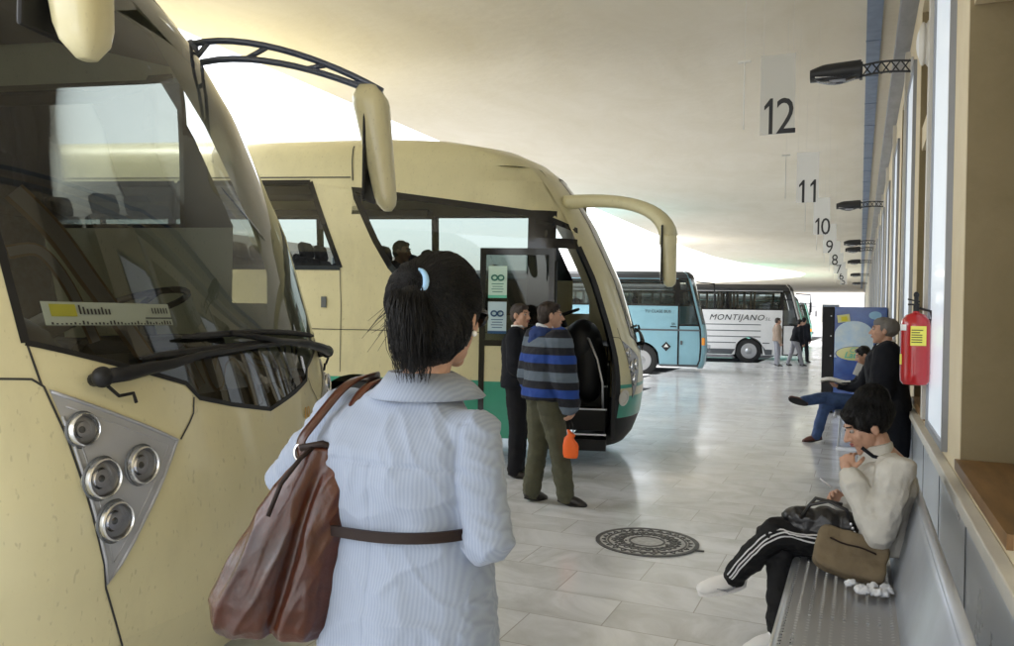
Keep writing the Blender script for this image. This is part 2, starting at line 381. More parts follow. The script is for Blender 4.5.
sd = V((math.sin(SUN_AZ)*math.cos(SUN_EL), math.cos(SUN_AZ)*math.cos(SUN_EL), math.sin(SUN_EL)))
so.rotation_euler = sd.to_track_quat('Z', 'Y').to_euler(); so.location = sd*50
sc.view_settings.view_transform = 'Standard'; sc.view_settings.look = 'None'; sc.view_settings.gamma = 1; sc.view_settings.exposure = 2.32
sc.render.engine = 'CYCLES'; cy = sc.cycles; cy.use_denoising = True; cy.max_bounces = 8; cy.diffuse_bounces = 5; cy.glossy_bounces = 4
cy.transparent_max_bounces = 16; cy.transmission_bounces = 4; cy.sample_clamp_indirect = 6; cy.caustics_reflective = False; cy.caustics_refractive = False

BETA = R(13); hx, hy = math.cos(BETA), math.sin(BETA)
# ------------------------------------------------------------------ setting
def sheet(name, poly, z, mat, thick=None):
    mb = MB()
    if thick: mb.prism(poly, -thick, Matrix.Translation((0, 0, z)))
    else:
        tri = tessellate_polygon([[V((x, y, 0)) for x, y in poly]]); mb.add([(x, y, z) for x, y in poly], tri)
    return struct(mb.build(name, mat))
sheet('ground', [(-600, -600), (600, -600), (600, 900), (-600, 900)], -.17, M['pale_ground'])
sheet('road', [(-16, -30), (-3.0, -30), (-3.0, 88), (-16, 88)], -.155, M['yard_concrete'])
# platform with a finger of pavement between the bays
def bay_line(yc, x):   # y of a line with the bus heading through (X=-2.3, yc)
    return yc + (x+2.3)*math.tan(BETA)
fing = []
bays = [-4.16, -.75, 2.67, 6.1, 9.5, 13.0, 16.9, 21.0, 25.2, 29.2, 33.2, 37.2, 41.2, 45.2, 49.2, 53.2, 57.2, 61.2]
poly = [(.6, -30), (.6, 88), (-3.5, 88)]
ed = []
for a, b in zip(bays, bays[1:]):
    mid = (a+b)/2; ed.append(mid)
def depth(y): return -4.35 if y < 20 else (-5.3 if y < 31 else -3.5)
for i_ in range(len(ed)-1, -1, -1):
    m_ = ed[i_]; xa_ = depth(bays[i_+1]); xb_ = depth(bays[i_])
    poly += [(xa_, bay_line(m_+.28, xa_)), (-9.5, bay_line(m_+.28, -9.5)), (-9.9, bay_line(m_, -9.9)), (-9.5, bay_line(m_-.28, -9.5)), (xb_, bay_line(m_-.28, xb_))]
poly += [(-4.35, -30)]
sheet('platform_floor', poly, 0, M['marble_floor'])
mb = MB()
n = len(poly)
for i in range(2, n):
    (xa, ya), (xb, yb) = poly[i], poly[(i+1) % n]
    if i == n-1: break
    mb.add([(xa, ya, -.001), (xb, yb, -.001), (xb, yb, -.2), (xa, ya, -.2)], [(0, 1, 2, 3)])
struct(mb.build('platform_kerb', M['kerb']))
# canopy; its unseen back end is cut short to let fill light in
edge = [(-7.6, -4.8), (-7.6, 10), (-7.6, 25), (-7.6, 38), (-7.3, 44), (-6.5, 49), (-5.3, 54), (-4.1, 58), (-3.6, 61), (-4.2, 65), (-7, 70), (-12, 75), (-20, 80), (-32, 84), (-50, 86)]
cp = [(4.0, -4.8)] + edge[0:] + [(-50, 100), (4, 100)]
CZ = 5.0
mb = MB(); rows = []
mb.prism(cp, .45, Matrix.Translation((0, 0, CZ)))
struct(mb.build('ceiling', M['ceiling_plaster'], bevel=0))
mb = MB(); mb.box((-6.2, 22, CZ-.002), (.018, 60, .004), rz=0); 

# ---- terminal wall, one building with its parts
WX = .45
tb = empty('terminal_building', (WX+.3, 20, 0), label='cream terminal wall with tall white windows and deep openings along the platform', cat='building')
tb_off = (WX+.3, 20, 0)
P = 3.55; wall = MB(); rev = MB(); Z1 = 5.0; TH = .42
def wbox(mb, x0, x1, y0, y1, z0, z1): mb.box(((x0+x1)/2, (y0+y1)/2, (z0+z1)/2), (x1-x0, y1-y0, z1-z0))
NB = range(0, 26)
ystart = -4.6
yend = 6.15 + P*25 + 2.4
# below sill, above head
wbox(wall, WX, WX+TH, ystart, yend, 0, .90)
wbox(wall, WX, WX+TH, ystart, yend, 4.35, Z1)
prev = ystart
for k in NB:
    y0, y1 = 4.96+P*k, 6.15+P*k              # frosted window
    r0, r1 = y0-.56-1.5, y0-.56              # deep opening
    wbox(wall, WX, WX+TH, prev, r0, .90, 4.35)
    wbox(wall, WX, WX+TH, r1, y0, .90, 4.35)
    wbox(wall, WX-.0, WX+TH, y0, y1, 4.1, 4.35)
    wbox(wall, WX+.02, WX+.22, r0, r1, 3.12, 3.32)     # transom beam across the opening
    prev = y1
wbox(wall, WX, WX+TH, prev, yend, .90, 4.35)
wo = wall.build('wall', M['wall_plaster'], tb, off=tb_off)
# pilasters
for k in NB:
    y1 = 6.15+P*k; mb = MB()
    wbox(mb, WX-.05, WX+.0, y1+.04, y1+.16, .94, 4.55)
    mb.build('pilaster', M['trim_white'], tb, off=tb_off)
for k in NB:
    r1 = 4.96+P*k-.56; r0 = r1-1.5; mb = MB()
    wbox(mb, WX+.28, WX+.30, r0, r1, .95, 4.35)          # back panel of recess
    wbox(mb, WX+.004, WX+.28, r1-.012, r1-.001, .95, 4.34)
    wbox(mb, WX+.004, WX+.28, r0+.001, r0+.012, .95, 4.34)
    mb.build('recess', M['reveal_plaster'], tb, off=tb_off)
for k in range(0, 12):
    r1 = 4.96+P*k-.56; r0 = r1-1.5
    MB().box((WX+.135, (r0+r1)/2, .925), (.31, 1.5, .05)).build('sill', M['sill'], tb, off=tb_off)
    y0, y1 = 4.96+P*k, 6.15+P*k
    f = MB()
    wbox(f, WX-.03, WX+.02, y0, y0+.045, .90, 4.1); wbox(f, WX-.03, WX+.02, y1-.045, y1, .90, 4.1)
    wbox(f, WX-.03, WX+.02, y0+.045, y1-.045, .90, .945); wbox(f, WX-.03, WX+.02, y0+.045, y1-.045, 4.05, 4.1)
    fo = f.build('window', M['window_frame_dark'], tb, off=tb_off)
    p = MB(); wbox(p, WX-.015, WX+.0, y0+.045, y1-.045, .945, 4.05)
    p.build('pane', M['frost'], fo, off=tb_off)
d = MB(); wbox(d, WX-.03, WX-.001, ystart, yend, 0.0, .80); d.build('dado', M['dado'], tb, off=tb_off)
d = MB(); wbox(d, WX-.055, WX-.001, ystart, yend, .80, .86); d.build('dado_rail', M['trim_white'], tb, off=tb_off, bevel=.006)
d = MB()
for k in range(-2, 40): wbox(d, WX-.034, WX-.0305, 1.2*k+.2, 1.2*k+.206, .02, .80)
d.build('dado_joint', M['grey_stripe'], tb, off=tb_off)
# cable tray and ceiling channel
t = MB(); wbox(t, .31, .449, -3, 88, 4.60, 4.66); wbox(t, .30, .31, -3, 88, 4.60, 4.74)
tag(t.build('cable_tray', M['galvanised']), 'grey metal cable tray running along the top of the wall', 'cable tray')
t = MB(); wbox(t, .005, .165, -3, 88, 4.965, 4.999)
for i in range(60): wbox(t, .0, .17, -3+1.5*i, -2.985+1.5*i, 4.955, 4.966)
tag(t.build('ceiling_channel', M['cable_blue']), 'long blue grey metal channel fixed under the ceiling', 'channel')

# ---- bulkhead lamp
o = empty('bulkhead_lamp', (WX-.03, 6.45, 3.6), label='white oval bulkhead lamp on the wall above the extinguisher', cat='lamp')
MB().ell((0, 0, 0), (.05, .10, .17)).build('base', M['trim_white'], o, smooth=True)
MB().ell((-.03, 0, 0), (.06, .08, .145)).build('lens', M['sticker_white'], o, smooth=True)
MB().ell((-.045, 0, 0), (.035, .09, .155), n=20, m=12).build('rim', M['trim_white'], o, smooth=True)

# ---- wall lamps
def lamp():
    r = empty('wall_lamp', (0, 0, 0))
    a = MB(); a.box((-.012, 0, 0), (.024, .10, .16)); a.build('bracket', M['steel'], r, bevel=.004)
    a = MB()
    for zz, bow in ((.055, .03), (-.055, -.01)):
        a.tube([(-.02-.46*i/8, 0, zz + .02*math.sin(PI*i/8)) for i in range(9)], .011, 6)
    for i in range(5):
        x0 = -.03-.09*i; a.tube([(x0, 0, .055+.015), (x0-.085, 0, -.05)], .007, 5); a.tube([(x0, 0, -.05), (x0-.085, 0, .07)], .007, 5)
    a.box((-.49, 0, 0), (.03, .09, .17)); a.build('arm', M['lamp_black'], r)
    h = MB()
    sec = []
    for i in range(13):
        u = i/12; x = -.49-.50*u; top = .115 - .02*u - .14*max(0, u-.7)**1.3*1.5; bot = -.085; wd = .125*(1-.25*u**3)
        sec.append([(x, wd*math.cos(t)*(1 if abs(math.cos(t)) > .01 else 0), (top if math.sin(t) > 0 else .075)*abs(math.sin(t))*(1 if math.sin(t) > 0 else -1)) for t in [2*PI*k/16 for k in range(16)]])
    h.loft(sec); h.build('housing', M['lamp_black'], r, smooth=50)
    l = MB(); l.loft([[(-.53-.44*i/8, .10*math.cos(t)*(1-.2*(i/8)**2), -.055-.065*math.sin(PI*min(1, (i+.5)/8.5))*max(0, math.sin(t))) for t in [PI*k/8 for k in range(9)]] for i in range(9)], cap=False, closed=False)
    l.build('lens', M['lens_glass'], r, smooth=True)
    MB().box((-.74, 0, -.045), (.40, .17, .02)).build('reflector', M['chrome'], r, bevel=.004)
    MB().cyl((-.72, 0, -.07), .022, .16, 'X').build('bulb', M['sticker_white'], r, smooth=True)
    return r
L0 = lamp(); ly = [9.2, 19.6, 28.9, 31.6, 38.0, 48.5, 59.5]
lab = ['nearest black street type lamp on truss arm, above the first windows', 'second black wall lamp from the camera, beside sign 10', 'third black wall lamp along the wall, in the tight pair', 'fourth wall lamp along the wall, just behind its pair mate', 'fifth wall lamp along the wall, small and dark', 'sixth wall lamp along the wall, tiny', 'farthest black wall lamp, at the end of the row']
for i, y in enumerate(ly):
    o = L0 if i == 0 else copy_tree(L0)
    o.location = (WX, y, 4.22 if i else 4.24); tag(o, lab[i], 'lamp', 'black lamps bracketed from the wall')

def acrylic():
    m, nt, out = nmat('acrylic'); L = nt.links.new
    t = N(nt, 'ShaderNodeBsdfTransparent'); t.inputs[0].default_value = (.95, .96, .96, 1); d = N(nt, 'ShaderNodeBsdfTranslucent'); d.inputs[0].default_value = (.95, .95, .95, 1)
    mx = N(nt, 'ShaderNodeMixShader', i_0=.42); L(t.outputs[0], mx.inputs[1]); L(d.outputs[0], mx.inputs[2]); L(mx.outputs[0], out.inputs[0])
acrylic()
# ---- bay signs
for i, nme in enumerate(['12', '11', '10', '9', '8', '7', '6', '5']):
    y = 5.95 + P*i; x0 = -.68
    r = empty('bay_sign', (x0+.117, y, 2.9), label=f'clear hanging bay sign with the black number {nme}', cat='sign', group='hanging bay number signs')
    MB().box((0, 0, .3), (.234, .008, .56)).build('panel', M['acrylic'], r)
    nw_ = .118; x_ = -nw_*len(nme)/2
    for ch in nme:
        if ch == '1': MB().prism([(.062, 0), (.062, .20), (.030, .172), (.030, .200), (.070, .252), (.088, .252), (.088, 0)], .004, Matrix(((1, 0, 0, x_), (0, 0, -1, -.006), (0, 1, 0, .02), (0, 0, 0, 1)))).build('number', M['ink'], r)
        else: text('number', ch, .36, (x_+nw_/2, -.008, .02), mat=M['ink'], parent=r, sx=.82, ext=.002)
        x_ += nw_
    s = MB(); s.tube([(-.10, 0, .57), (-.10, 0, 2.1)], .0009, 4); s.tube([(.10, 0, .57), (.10, 0, 2.1)], .0009, 4); s.build('hanger', M['trim_white'], r)
    r2 = empty('ceiling_rod', (x0-.12, y+.05, 2.98), label=f'thin white rod with small T top left of sign {nme}', cat='rod', group='thin white rods beside the signs')
    MB().tube([(0, 0, 0), (0, 0, .49), (0, 0, .50), (0, 0, 2.02)], [.006, .006, .0012, .0012], 6).build('rod', M['trim_white'], r2)
    MB().box((0, 0, .49), (.09, .02, .015)).build('crossbar', M['trim_white'], r2)

# ---- manhole
o = empty('manhole_cover', (-1.364, 5.642, 0.0), label='round ornate iron manhole cover set in the marble floor', cat='manhole cover')
MB().cyl((0, 0, .003), .36, .004, n=64).build('plate', M['iron_pale'], o)
mb = MB()
def ring(mb, r0, r1, z0, z1, n=64): mb.lathe((0, 0, 0), [(r0, z0), (r0, z1), (r1, z1), (r1, z0)], n=n, cap=False)
for a, b in ((.335, .365), (.27, .282), (.115, .13)): ring(mb, a, b, .004, .009)
mb.box((.375, -.06, .006), (.08, .03, .006), rz=.1)
for k in range(26):
    a = 2*PI*k/26
    for rr, l in ((.305, .035), (.20, .10)):
        mb.box((rr*math.cos(a), rr*math.sin(a), .007), (l, .009, .006), rz=a+.7)
        mb.box((rr*math.cos(a+.06), rr*math.sin(a+.06), .007), (l, .009, .005), rz=a-.7)
for k in range(60):
    a = random.random()*6.28; rr = .14+.12*random.random(); mb.cyl((rr*math.cos(a), rr*math.sin(a), .007), .009, .005, n=8)
mb.build('ornament', M['iron'], o)

# ---- benches
def bench(name, loc, L, label):
    """back against the wall, sitter faces -X; origin at the middle of the footprint"""
    r = empty(name, loc, label=label, cat='bench', group='steel benches along the wall')
    pr = [(-.27, .415), (-.275, .432), (-.265, .448), (-.24, .452), (0, .437), (.12, .437), (.155, .45)]
    rows = [[(x, y, z) for x, z in pr] for y in (-L/2, L/2)]
    s = MB().grid(rows).build('seat', M['perforated_steel'], r, smooth=True)
    pb = [(.155, .45), (.178, .50), (.240, .75), (.248, .782), (.268, .797), (.287, .787), (.287, .77)]
    b = MB().grid([[(x, y, z) for x, z in pb] for y in (-L/2, L/2)])
    bo = b.build('backrest', pbr('bench_back', (.50, .54, .62), .42, metal=.55, var=.05) if 'bench_back' not in M else M['bench_back'], r, smooth=True)
    q = bo.modifiers.new('sol', 'SOLIDIFY'); q.thickness = .004
    MB().tube([(.268, -L/2, .784), (.268, L/2, .784)], .020, 10).build('top_rail', M['bench_back'], r, smooth=True)
    MB().tube([(-.262, -L/2, .43), (-.262, L/2, .43)], .018, 10).build('front_rail', M['steel'], r, smooth=True)
    for y in (-L/2+.35, L/2-.25):
        f = MB(); f.box((-.02, y, .40), (.44, .05, .03)); f.tube([(-.20, y, .40), (-.22, y, .02)], .018, 8); f.tube([(.17, y, .40), (.2, y, .02)], .018, 8); f.box((0, y, .012), (.5, .06, .024)); f.build('leg', M['steel'], r)
    return r
bn = bench('bench', (0, 3.5, 0), 2.8, 'long perforated steel bench in the foreground, woman in white jacket on it')
g = MB(); g.add([(.224, -1.10, .60), (.224, -.98, .60), (.2355, -.98, .66), (.2355, -1.10, .66)], [(0, 1, 2, 3)])
st = MB(); st.box((.232, -.72, .655), (.002, .10, .11), rot=Matrix.Rotation(R(10), 3, 'Y')); st.build('green_sticker', M['poster_green'], bn)
st = MB(); st.box((.238, -.80, .69), (.002, .03, .05), rot=Matrix.Rotation(R(10), 3, 'Y')); st.build('blue_sticker', M['poster_blue_ink'], bn)
bench('bench', (0, 12.0, 0), 2.8, 'steel bench farther back, man in jeans sitting on it')

# ---- fire extinguisher
o = empty('fire_extinguisher', (.345, 6.05, 1.18), label='red fire extinguisher with yellow label hanging on the wall', cat='fire extinguisher')
MB().lathe((0, 0, 0), [(.03, 0), (.075, .008), (.09, .03), (.092, .08), (.092, .40), (.086, .44), (.06, .475), (.025, .49), (.022, .50)], n=32).build('cylinder', M['red_paint'], o, smooth=40)
v = MB(); v.cyl((0, 0, .515), .018, .05); v.box((-.015, -.005, .545), (.07, .022, .012)); v.box((-.015, -.005, .572), (.075, .02, .01), rot=Matrix.Rotation(R(14), 3, 'Y')); v.cyl((0, 0, .56), .014, .09); v.ell((0, 0, .61), (.018, .015, .022)); v.build('valve', M['black_plastic'], o)
MB().tube([(.02, -.02, .52), (.085, -.05, .50), (.105, -.055, .40), (.10, -.05, .2), (.098, -.05, .08)], .009, 8).build('hose', M['black_plastic'], o, smooth=True)
def cyl_patch(r, a0, a1, z0, z1, n=10): return MB().grid([[(r*math.cos(a0+(a1-a0)*i/n), r*math.sin(a0+(a1-a0)*i/n), z) for i in range(n+1)] for z in (z0, z1)])
lo = cyl_patch(.0935, R(-112), R(-50), .27, .40).build('label', M['label_yellow'], o, smooth=True)
for j in range(6): cyl_patch(.0942, R(-108), R(-60+random.randint(-20, 5)), .29+.016*j, .296+.016*j).build('print_line', M['ink'], lo)
cyl_patch(.0935, R(-178), R(-152), .14, .21).build('side_label', M['label_yellow'], o, smooth=True)
cyl_patch(.0935, R(-175), R(-130), .37, .41).build('white_label', M['sticker_white'], o, smooth=True)
MB().box((.09, 0, .3), (.03, .04, .3)).build('bracket', M['black_plastic'], o)

# ---- vending machine
o = empty('vending_machine', (-.09, 15.6, 0), label='tall vending machine with blue drink advert on its side', cat='vending machine')
MB().box((.10, 0, .94), (.84, .9, 1.84)).build('cabinet', M['vend_blue'], o, bevel=.01)
dm = MB(); dm.box((-.42, 0, .93), (.19, .92, 1.86)); dd = dm.build('front_door', M['black_plastic'], o, bevel=.012)
for z in (.35, 1.0, 1.35, 1.7): MB().cyl((-.37, -.462, z), .012, .012, 'Y', 8).build('rivet', M['steel'], dd)
def disc(mb, cx, cz, rx, rz_, y, n=32, t=.003): mb.loft([[(cx+rx*math.cos(2*PI*k/n), yy, cz+rz_*math.sin(2*PI*k/n)) for k in range(n)] for yy in (y, y+t)])
ad = MB().box((.10, -.4525, .94), (.82, .005, 1.80)).build('advert', M['vend_blue'], o)
mb = MB(); disc(mb, .0, 1.38, .31, .24, -.4595); mb.box((.0, -.4575, 1.18), (.62, .003, .40)); mb.build('drink_glass', M['vend_pale'], ad)
mb = MB(); disc(mb, .03, 1.04, .33, .14, -.462); mb.build('oval_border', M['vend_blue'], ad)
mb = MB(); disc(mb, .03, 1.05, .31, .12, -.466); mb.build('oval_label', M['vend_label'], ad)
text('lettering', 'Caffe', .13, (.06, -.470, 1.07), mat=M['poster_green'], parent=ad, shear=.3)
text('lettering', 'Latte', .15, (.0, -.470, .975), mat=M['poster_green'], parent=ad, shear=.3, bold=.003)
mb = MB(); mb.box((-.17, -.458, 1.66), (.20, .004, .13), rot=Matrix.Rotation(R(-8), 3, 'Y')); mb.build('badge', M['vend_label'], ad)
mb = MB(); mb.box((-.16, -.462, 1.655), (.10, .004, .08), rot=Matrix.Rotation(R(-8), 3, 'Y')); mb.build('badge_centre', M['yellow_print'], ad)
mb = MB(); disc(mb, .33, 1.72, .10, .07, -.4565); mb.build('highlight_print', M['vend_light'], ad)

# ------------------------------------------------------------------ coaches
def interp(T, z):
    if z <= T[0][0]: return T[0][1]
    for (a, b), (c, d) in zip(T, T[1:]):
        if z <= c: return b + (d-b)*(z-a)/(c-a)
    return T[-1][1]
class Shell:
    def __init__(s, X0, W, D, n, L=12.0): s.X0, s.W, s.D, s.n, s.L = X0, W, D, n, L
    def xs(s, z): return interp(s.X0, z)-s.D
    def front(s, u, z, off=0):
        """u in -1..1 round the nose, -1 = right side (-y)"""
        w = interp(s.W, z); x0 = interp(s.X0, z); a = abs(u)*PI/2; k = 2/s.n
        y = w*math.sin(a)**k if a > 0 else 0; x = x0-s.D+s.D*max(0, math.cos(a))**k
        p = V((x, math.copysign(y, u), z))
        if off: p += s.nrm(p)*off
        return p
    def fy(s, y, z, off=0):
        w = interp(s.W, z); x0 = interp(s.X0, z); q = max(0, 1-min(1, abs(y)/w)**s.n)
        p = V((x0-s.D+s.D*q**(1/s.n), y, z))
        if off: p += s.nrm(p)*off
        return p
    def nrm(s, p):
        z = p.z; w = interp(s.W, z); xs = s.xs(z); gx = max(0, (p.x-xs)/s.D)**(s.n-1)*s.n/s.D; gy = (abs(p.y)/w)**(s.n-1)*s.n/w*(1 if p.y > 0 else -1)
        e = .05; dx = (interp(s.X0, z+e)-interp(s.X0, z-e))/(2*e); dw = (interp(s.W, z+e)-interp(s.W, z-e))/(2*e)
        v = V((gx, gy, -gx*dx - abs(gy)*dw)); return v.normalized() if v.length > 1e-6 else V((1, 0, 0))
    def side(s, x, z, sg=-1, off=0):
        w = interp(s.W, z); xs = s.xs(z)
        y = w if x <= xs else w*max(0, 1-min(1, (x-xs)/s.D)**s.n)**(1/s.n)
        p = V((x, sg*y, z))
        if off: p += s.nrm(p)*off
        return p
    def rows(s, zs, xa, xb, sg=-1, n=10, off=0, mb=None):
        mb = mb or MB()
        return mb.grid([[s.side(xa(z)+(xb(z)-xa(z))*i/n, z, sg, off) for i in range(n+1)] for z in zs])
    def cols(s, x0, x1, zlo, zhi, sg=-1, n=12, m=3, off=0, mb=None):
        mb = mb or MB()
        return mb.grid([[s.side(x, zlo(x)+(zhi(x)-zlo(x))*j/m, sg, off) for j in range(m+1)] for x in [x0+(x1-x0)*i/n for i in range(n+1)]])
    def fpatch(s, us, zlo, zhi, m=8, off=0, mb=None):
        mb = mb or MB()
        return mb.grid([[s.front(u, zlo(u)+(zhi(u)-zlo(u))*j/m, off) for j in range(m+1)] for u in us])
def lin(a, b, n): return [a+(b-a)*i/n for i in range(n+1)]
def polyf(T): return lambda x: interp(T, x)
def ribbon(pts, wd, off_n, mb=None):
    """thin strip along points with given normals list"""
    mb = mb or MB(); out = []
    for i, (p, nn) in enumerate(pts):
        t = (pts[min(i+1, len(pts)-1)][0]-pts[max(i-1, 0)][0]).normalized(); b = t.cross(nn).normalized()
        out.append([p+nn*off_n-b*wd/2, p+nn*off_n+b*wd/2])
    return mb.grid(out)
def wheel(parent, x, y, r, sg=-1):
    t = MB(); t.lathe((x, y, r-.15), [(r*.62, -.13), (r*.9, -.14), (r, -.11), (r, .11), (r*.9, .14), (r*.62, .13), (r*.60, .04), (r*.60, -.04)], 'Y', 36, cap=False)
    w = t.build('wheel', M['rubber'], parent, smooth=40)
    q = MB(); q.lathe((x, y+sg*.10, r-.15), [(r*.63, .028), (r*.58, .035), (r*.54, -.02), (r*.48, -.05), (r*.34, -.02), (r*.27, .03), (r*.12, .06), (.01, .07)], (0, sg, 0), 30); q.build('rim', M['rim_steel'], w, smooth=40)
    q = MB()
    for k in range(10):
        a = 2*PI*k/10; q.cyl((x+r*.38*math.cos(a), y+sg*.10, r-.15+r*.36*math.sin(a)), .014, .04, 'Y', 8)
    q.build('wheel_nut', M['chrome'], w)
    return w

def cream_coach(loc, label, near, beta=BETA):
    S = Shell([(.2,-.2),(.3,-.12),(.5,-.04),(.8,0),(1.0,-.01),(1.2,-.04),(1.5,-.12),(2.0,-.28),(2.64,-.58),(3.0,-.80),(3.2,-.96),(3.34,-1.14),(3.46,-1.4),(3.57,-1.9),(3.66,-2.6),(3.70,-3.4)],
              [(.2,1.19),(.3,1.22),(.5,1.26),(.8,1.275),(2.1,1.275),(2.6,1.25),(3.0,1.2),(3.2,1.15),(3.34,1.11),(3.46,1.05),(3.57,.92),(3.66,.65),(3.70,.02)], .62, 2.3)
    r = empty('coach', loc, beta, label=label, cat='bus', group='cream coaches parked nose to the platform')
    L = S.L; Y1 = lambda s: 1.275*math.sin(abs(s)*PI/2)**(2/2.3)
    def zb(u):
        y = Y1(u)
        return interp([(0, 1.19), (.26, 1.235), (.478, 1.285), (.482, 1.33), (1.0, 1.49), (1.3, 1.55)], y)
    UG = .56; UR = .56 if near else .34; ztop = lambda u: 3.2-.25*(abs(u)/UG)**4
    us = sorted(set([round(x, 4) for x in lin(-UG, UG, 40)]+[-.254, -.2515, .2515, .254, -UR])); uw = [u for u in us if u >= -UR-1e-6]
    zgreen = .90 if not near else .0
    body = MB()
    zl0 = .52
    # lower front
    S.fpatch(us, lambda u: zl0, lambda u: zb(u)-.004, 24, mb=body)
    if not near: S.fpatch([u for u in us if u <= -UR+1e-6], lambda u: zb(u)-.004, lambda u: ztop(u)+.004, 24, mb=body)
    # pillars between the glass and the side: s UG..1 on both sides, then sides
    UD = .68                                   # front edge of the door
    xf = lambda z, u: interp(S.X0, z)-S.D+S.D*math.cos(u*PI/2)**(2/2.3)
    zs_low = sorted(set([round(q, 3) for q in lin(.52, 2.95, 40)]+[.8, 1.0, 1.2, 1.5, 2.0, 2.1, 2.6, 2.64]))
    for sg in (-1, 1):
        body.grid([[S.front(sg*u, z) for u in lin(UG, UD, 4)] for z in zs_low])
    # header above windscreen and pillars up to 3.07, whole nose
    hz = lambda u: (ztop(u)+.0) if abs(u) <= UG else 2.95
    top = MB()
    S.fpatch(lin(-UG, UG, 40), lambda u: ztop(u)+.004, lambda u: 3.24, 10, mb=body)
    for sg in (-1, 1): body.grid([[S.front(sg*u, z) for u in lin(UG, 1, 10)] for z in [2.95, 3.05, 3.15, 3.24]]) if sg > 0 else body.grid([[S.front(sg*u, z) for u in lin(UG, UD, 4)] for z in [2.95, 3.0, 3.07]])
    # roof: full loops
    zr = [3.24, 3.3, 3.34, 3.4, 3.46, 3.52, 3.57, 3.62, 3.66, 3.68, 3.695, 3.70]
    body.grid([[S.side(x, z, -1) for x in lin(-L, S.xs(z), 12)] + [S.front(u, z) for u in lin(-.98, .98, 40)] + [S.side(x, z, 1) for x in lin(S.xs(z), -L, 12)] for z in zr])
    # right side
    DR = -1.0
    def wl(z): return interp([(1.65, -2.10), (1.75, -2.32), (1.87, -2.55), (2.1, -2.78), (2.4, -2.97), (2.98, -3.26)], z)   # curved rear edge of front window
    def wtop(x): return interp([(-3.8, 3.05), (-3.26, 2.98), (-1.21, 2.70), (-.6, 2.48), (-.2, 2.3)], x)
    def rear(z): return interp([(2.1, -3.37), (3.07, -3.77)], z)
    WA = -3.75                                                   # wheel arch
    S.rows(lin(.32, 1.65, 8), lambda z: -L, lambda z: DR, n=40, mb=body) if False else None
    def low(x): 
        for cx in (-3.15, -9.4):
            if abs(x-cx) < .58: return max(.30, -.15+.5+math.sqrt(max(0, .58**2-(x-cx)**2)))
        return .30
    xsx = sorted(set(lin(-L, DR, 60)+lin(-3.75, -2.55, 24)+lin(-10, -8.8, 24)))
    for sg in (-1, 1):
        x1 = DR if sg < 0 else -.7
        body.grid([[S.side(x, low(x)+(1.65-low(x))*j/8, sg) for j in range(9)] for x in [q for q in xsx] + ([-.85, -.72] if sg > 0 else [])])
    body.grid([[S.side(-.72, z, 1), S.front(.9, z), S.front(.8, z), S.front(UD, z)] for z in [.52, .7, .9, 1.1, 1.3, 1.65, 1.9, 2.1, 2.4, 2.7, 2.95]])
    S.rows(lin(1.65, 2.1, 4), lambda z: -L, wl, n=24, mb=body)
    S.rows(lin(2.1, 3.07, 6), rear, wl, n=3, mb=body)
    S.rows(lin(3.07, 3.24, 3), lambda z: -L, lambda z: xf(z, UD), n=30, mb=body)
    S.cols(-3.77, xf(2.6, UD)+.02, lambda x: wtop(x)+.004, lambda x: 3.07, n=20, mb=body)
    body.grid([[S.front(-u, z) for u in lin(UG, UD, 4)] for z in [3.07, 3.15, 3.24]])
    S.rows(lin(1.65, 2.1, 3), lambda z: -L, lambda z: -.95, 1, n=20, mb=body)
    S.rows(lin(2.98, 3.24, 3), lambda z: -L, lambda z: S.xs(z), 1, n=20, mb=body)
    # rear face
    body.grid([[V((-L, -interp(S.W, z), z)), V((-L, 0, z)), V((-L, interp(S.W, z), z))] for z in [.3, .8, 1.4, 2.2, 2.8, 3.1, 3.3, 3.46, 3.57, 3.66, 3.70]])
    bo = body.build('body', M['cream'], r, smooth=35)
    # windscreen
    ws = S.fpatch(uw, zb, ztop, 24)
    wo_ = ws.build('windscreen', M['windscreen'], r, smooth=True)
    # black seal round the windscreen
    sl_ = MB(); seq = [(u, zb(u)) for u in uw]
    ribbon([(S.front(u, z), S.nrm(S.front(u, z))) for u, z in seq], .018, .003, sl_)
    ribbon([(S.front(u, ztop(u)), S.nrm(S.front(u, ztop(u)))) for u in uw], .02, .003, sl_)
    for q_ in (-UR, UG): ribbon([(S.front(q_, z), S.nrm(S.front(q_, z))) for z in lin(zb(q_), ztop(q_), 20)], .025, .003, sl_)
    sl_.build('seal', M['black_plastic'], wo_)
    # bumper
    bm = MB(); bm.grid([[S.side(x, z, -1) for x in lin(DR, S.xs(z), 3)][:0] + [S.front(u, z) for u in lin(-UD, 1, 50)] for z in [.2, .3, .4, zl0]])
    bm.grid([[S.front(u, .2) for u in lin(-UD, 1, 50)], [S.front(u, .2)*1 + V((-.6, 0, .02)) for u in lin(-UD, 1, 50)]])
    bm.build('bumper', M['black_plastic'] if not near else M['cream'], r, smooth=True)
    if not near:
        gs = MB(); S.cols(-L, DR, lambda x: low(x)+.0, lambda x: max(low(x)+.001, .90), n=80, m=2, off=.004, mb=gs)
        gs.grid([[S.front(u, z, .004) for u in lin(-UD, .9, 50)] for z in (.52, .7, .88)])
        gs.build('green_skirt', M['green_paint'], r, smooth=True)
    # glass right side
    fw = MB(); 
    fw.grid([[S.side(xx, z, -1) for xx in lin(wl(z), -1.28, 12)] for z in lin(1.65, 2.70, 10)])
    S.cols(-3.26, -1.28, lambda x: 2.70 if x > wl(2.70) else 2.70, wtop, n=14, mb=fw)
    S.cols(-1.20, xf(2.5, UD), lambda x: 2.44 if x < -.95 else max(2.36, 2.44-(x+.95)*.2), lambda x: max(wtop(x), 2.46), n=10, mb=fw)
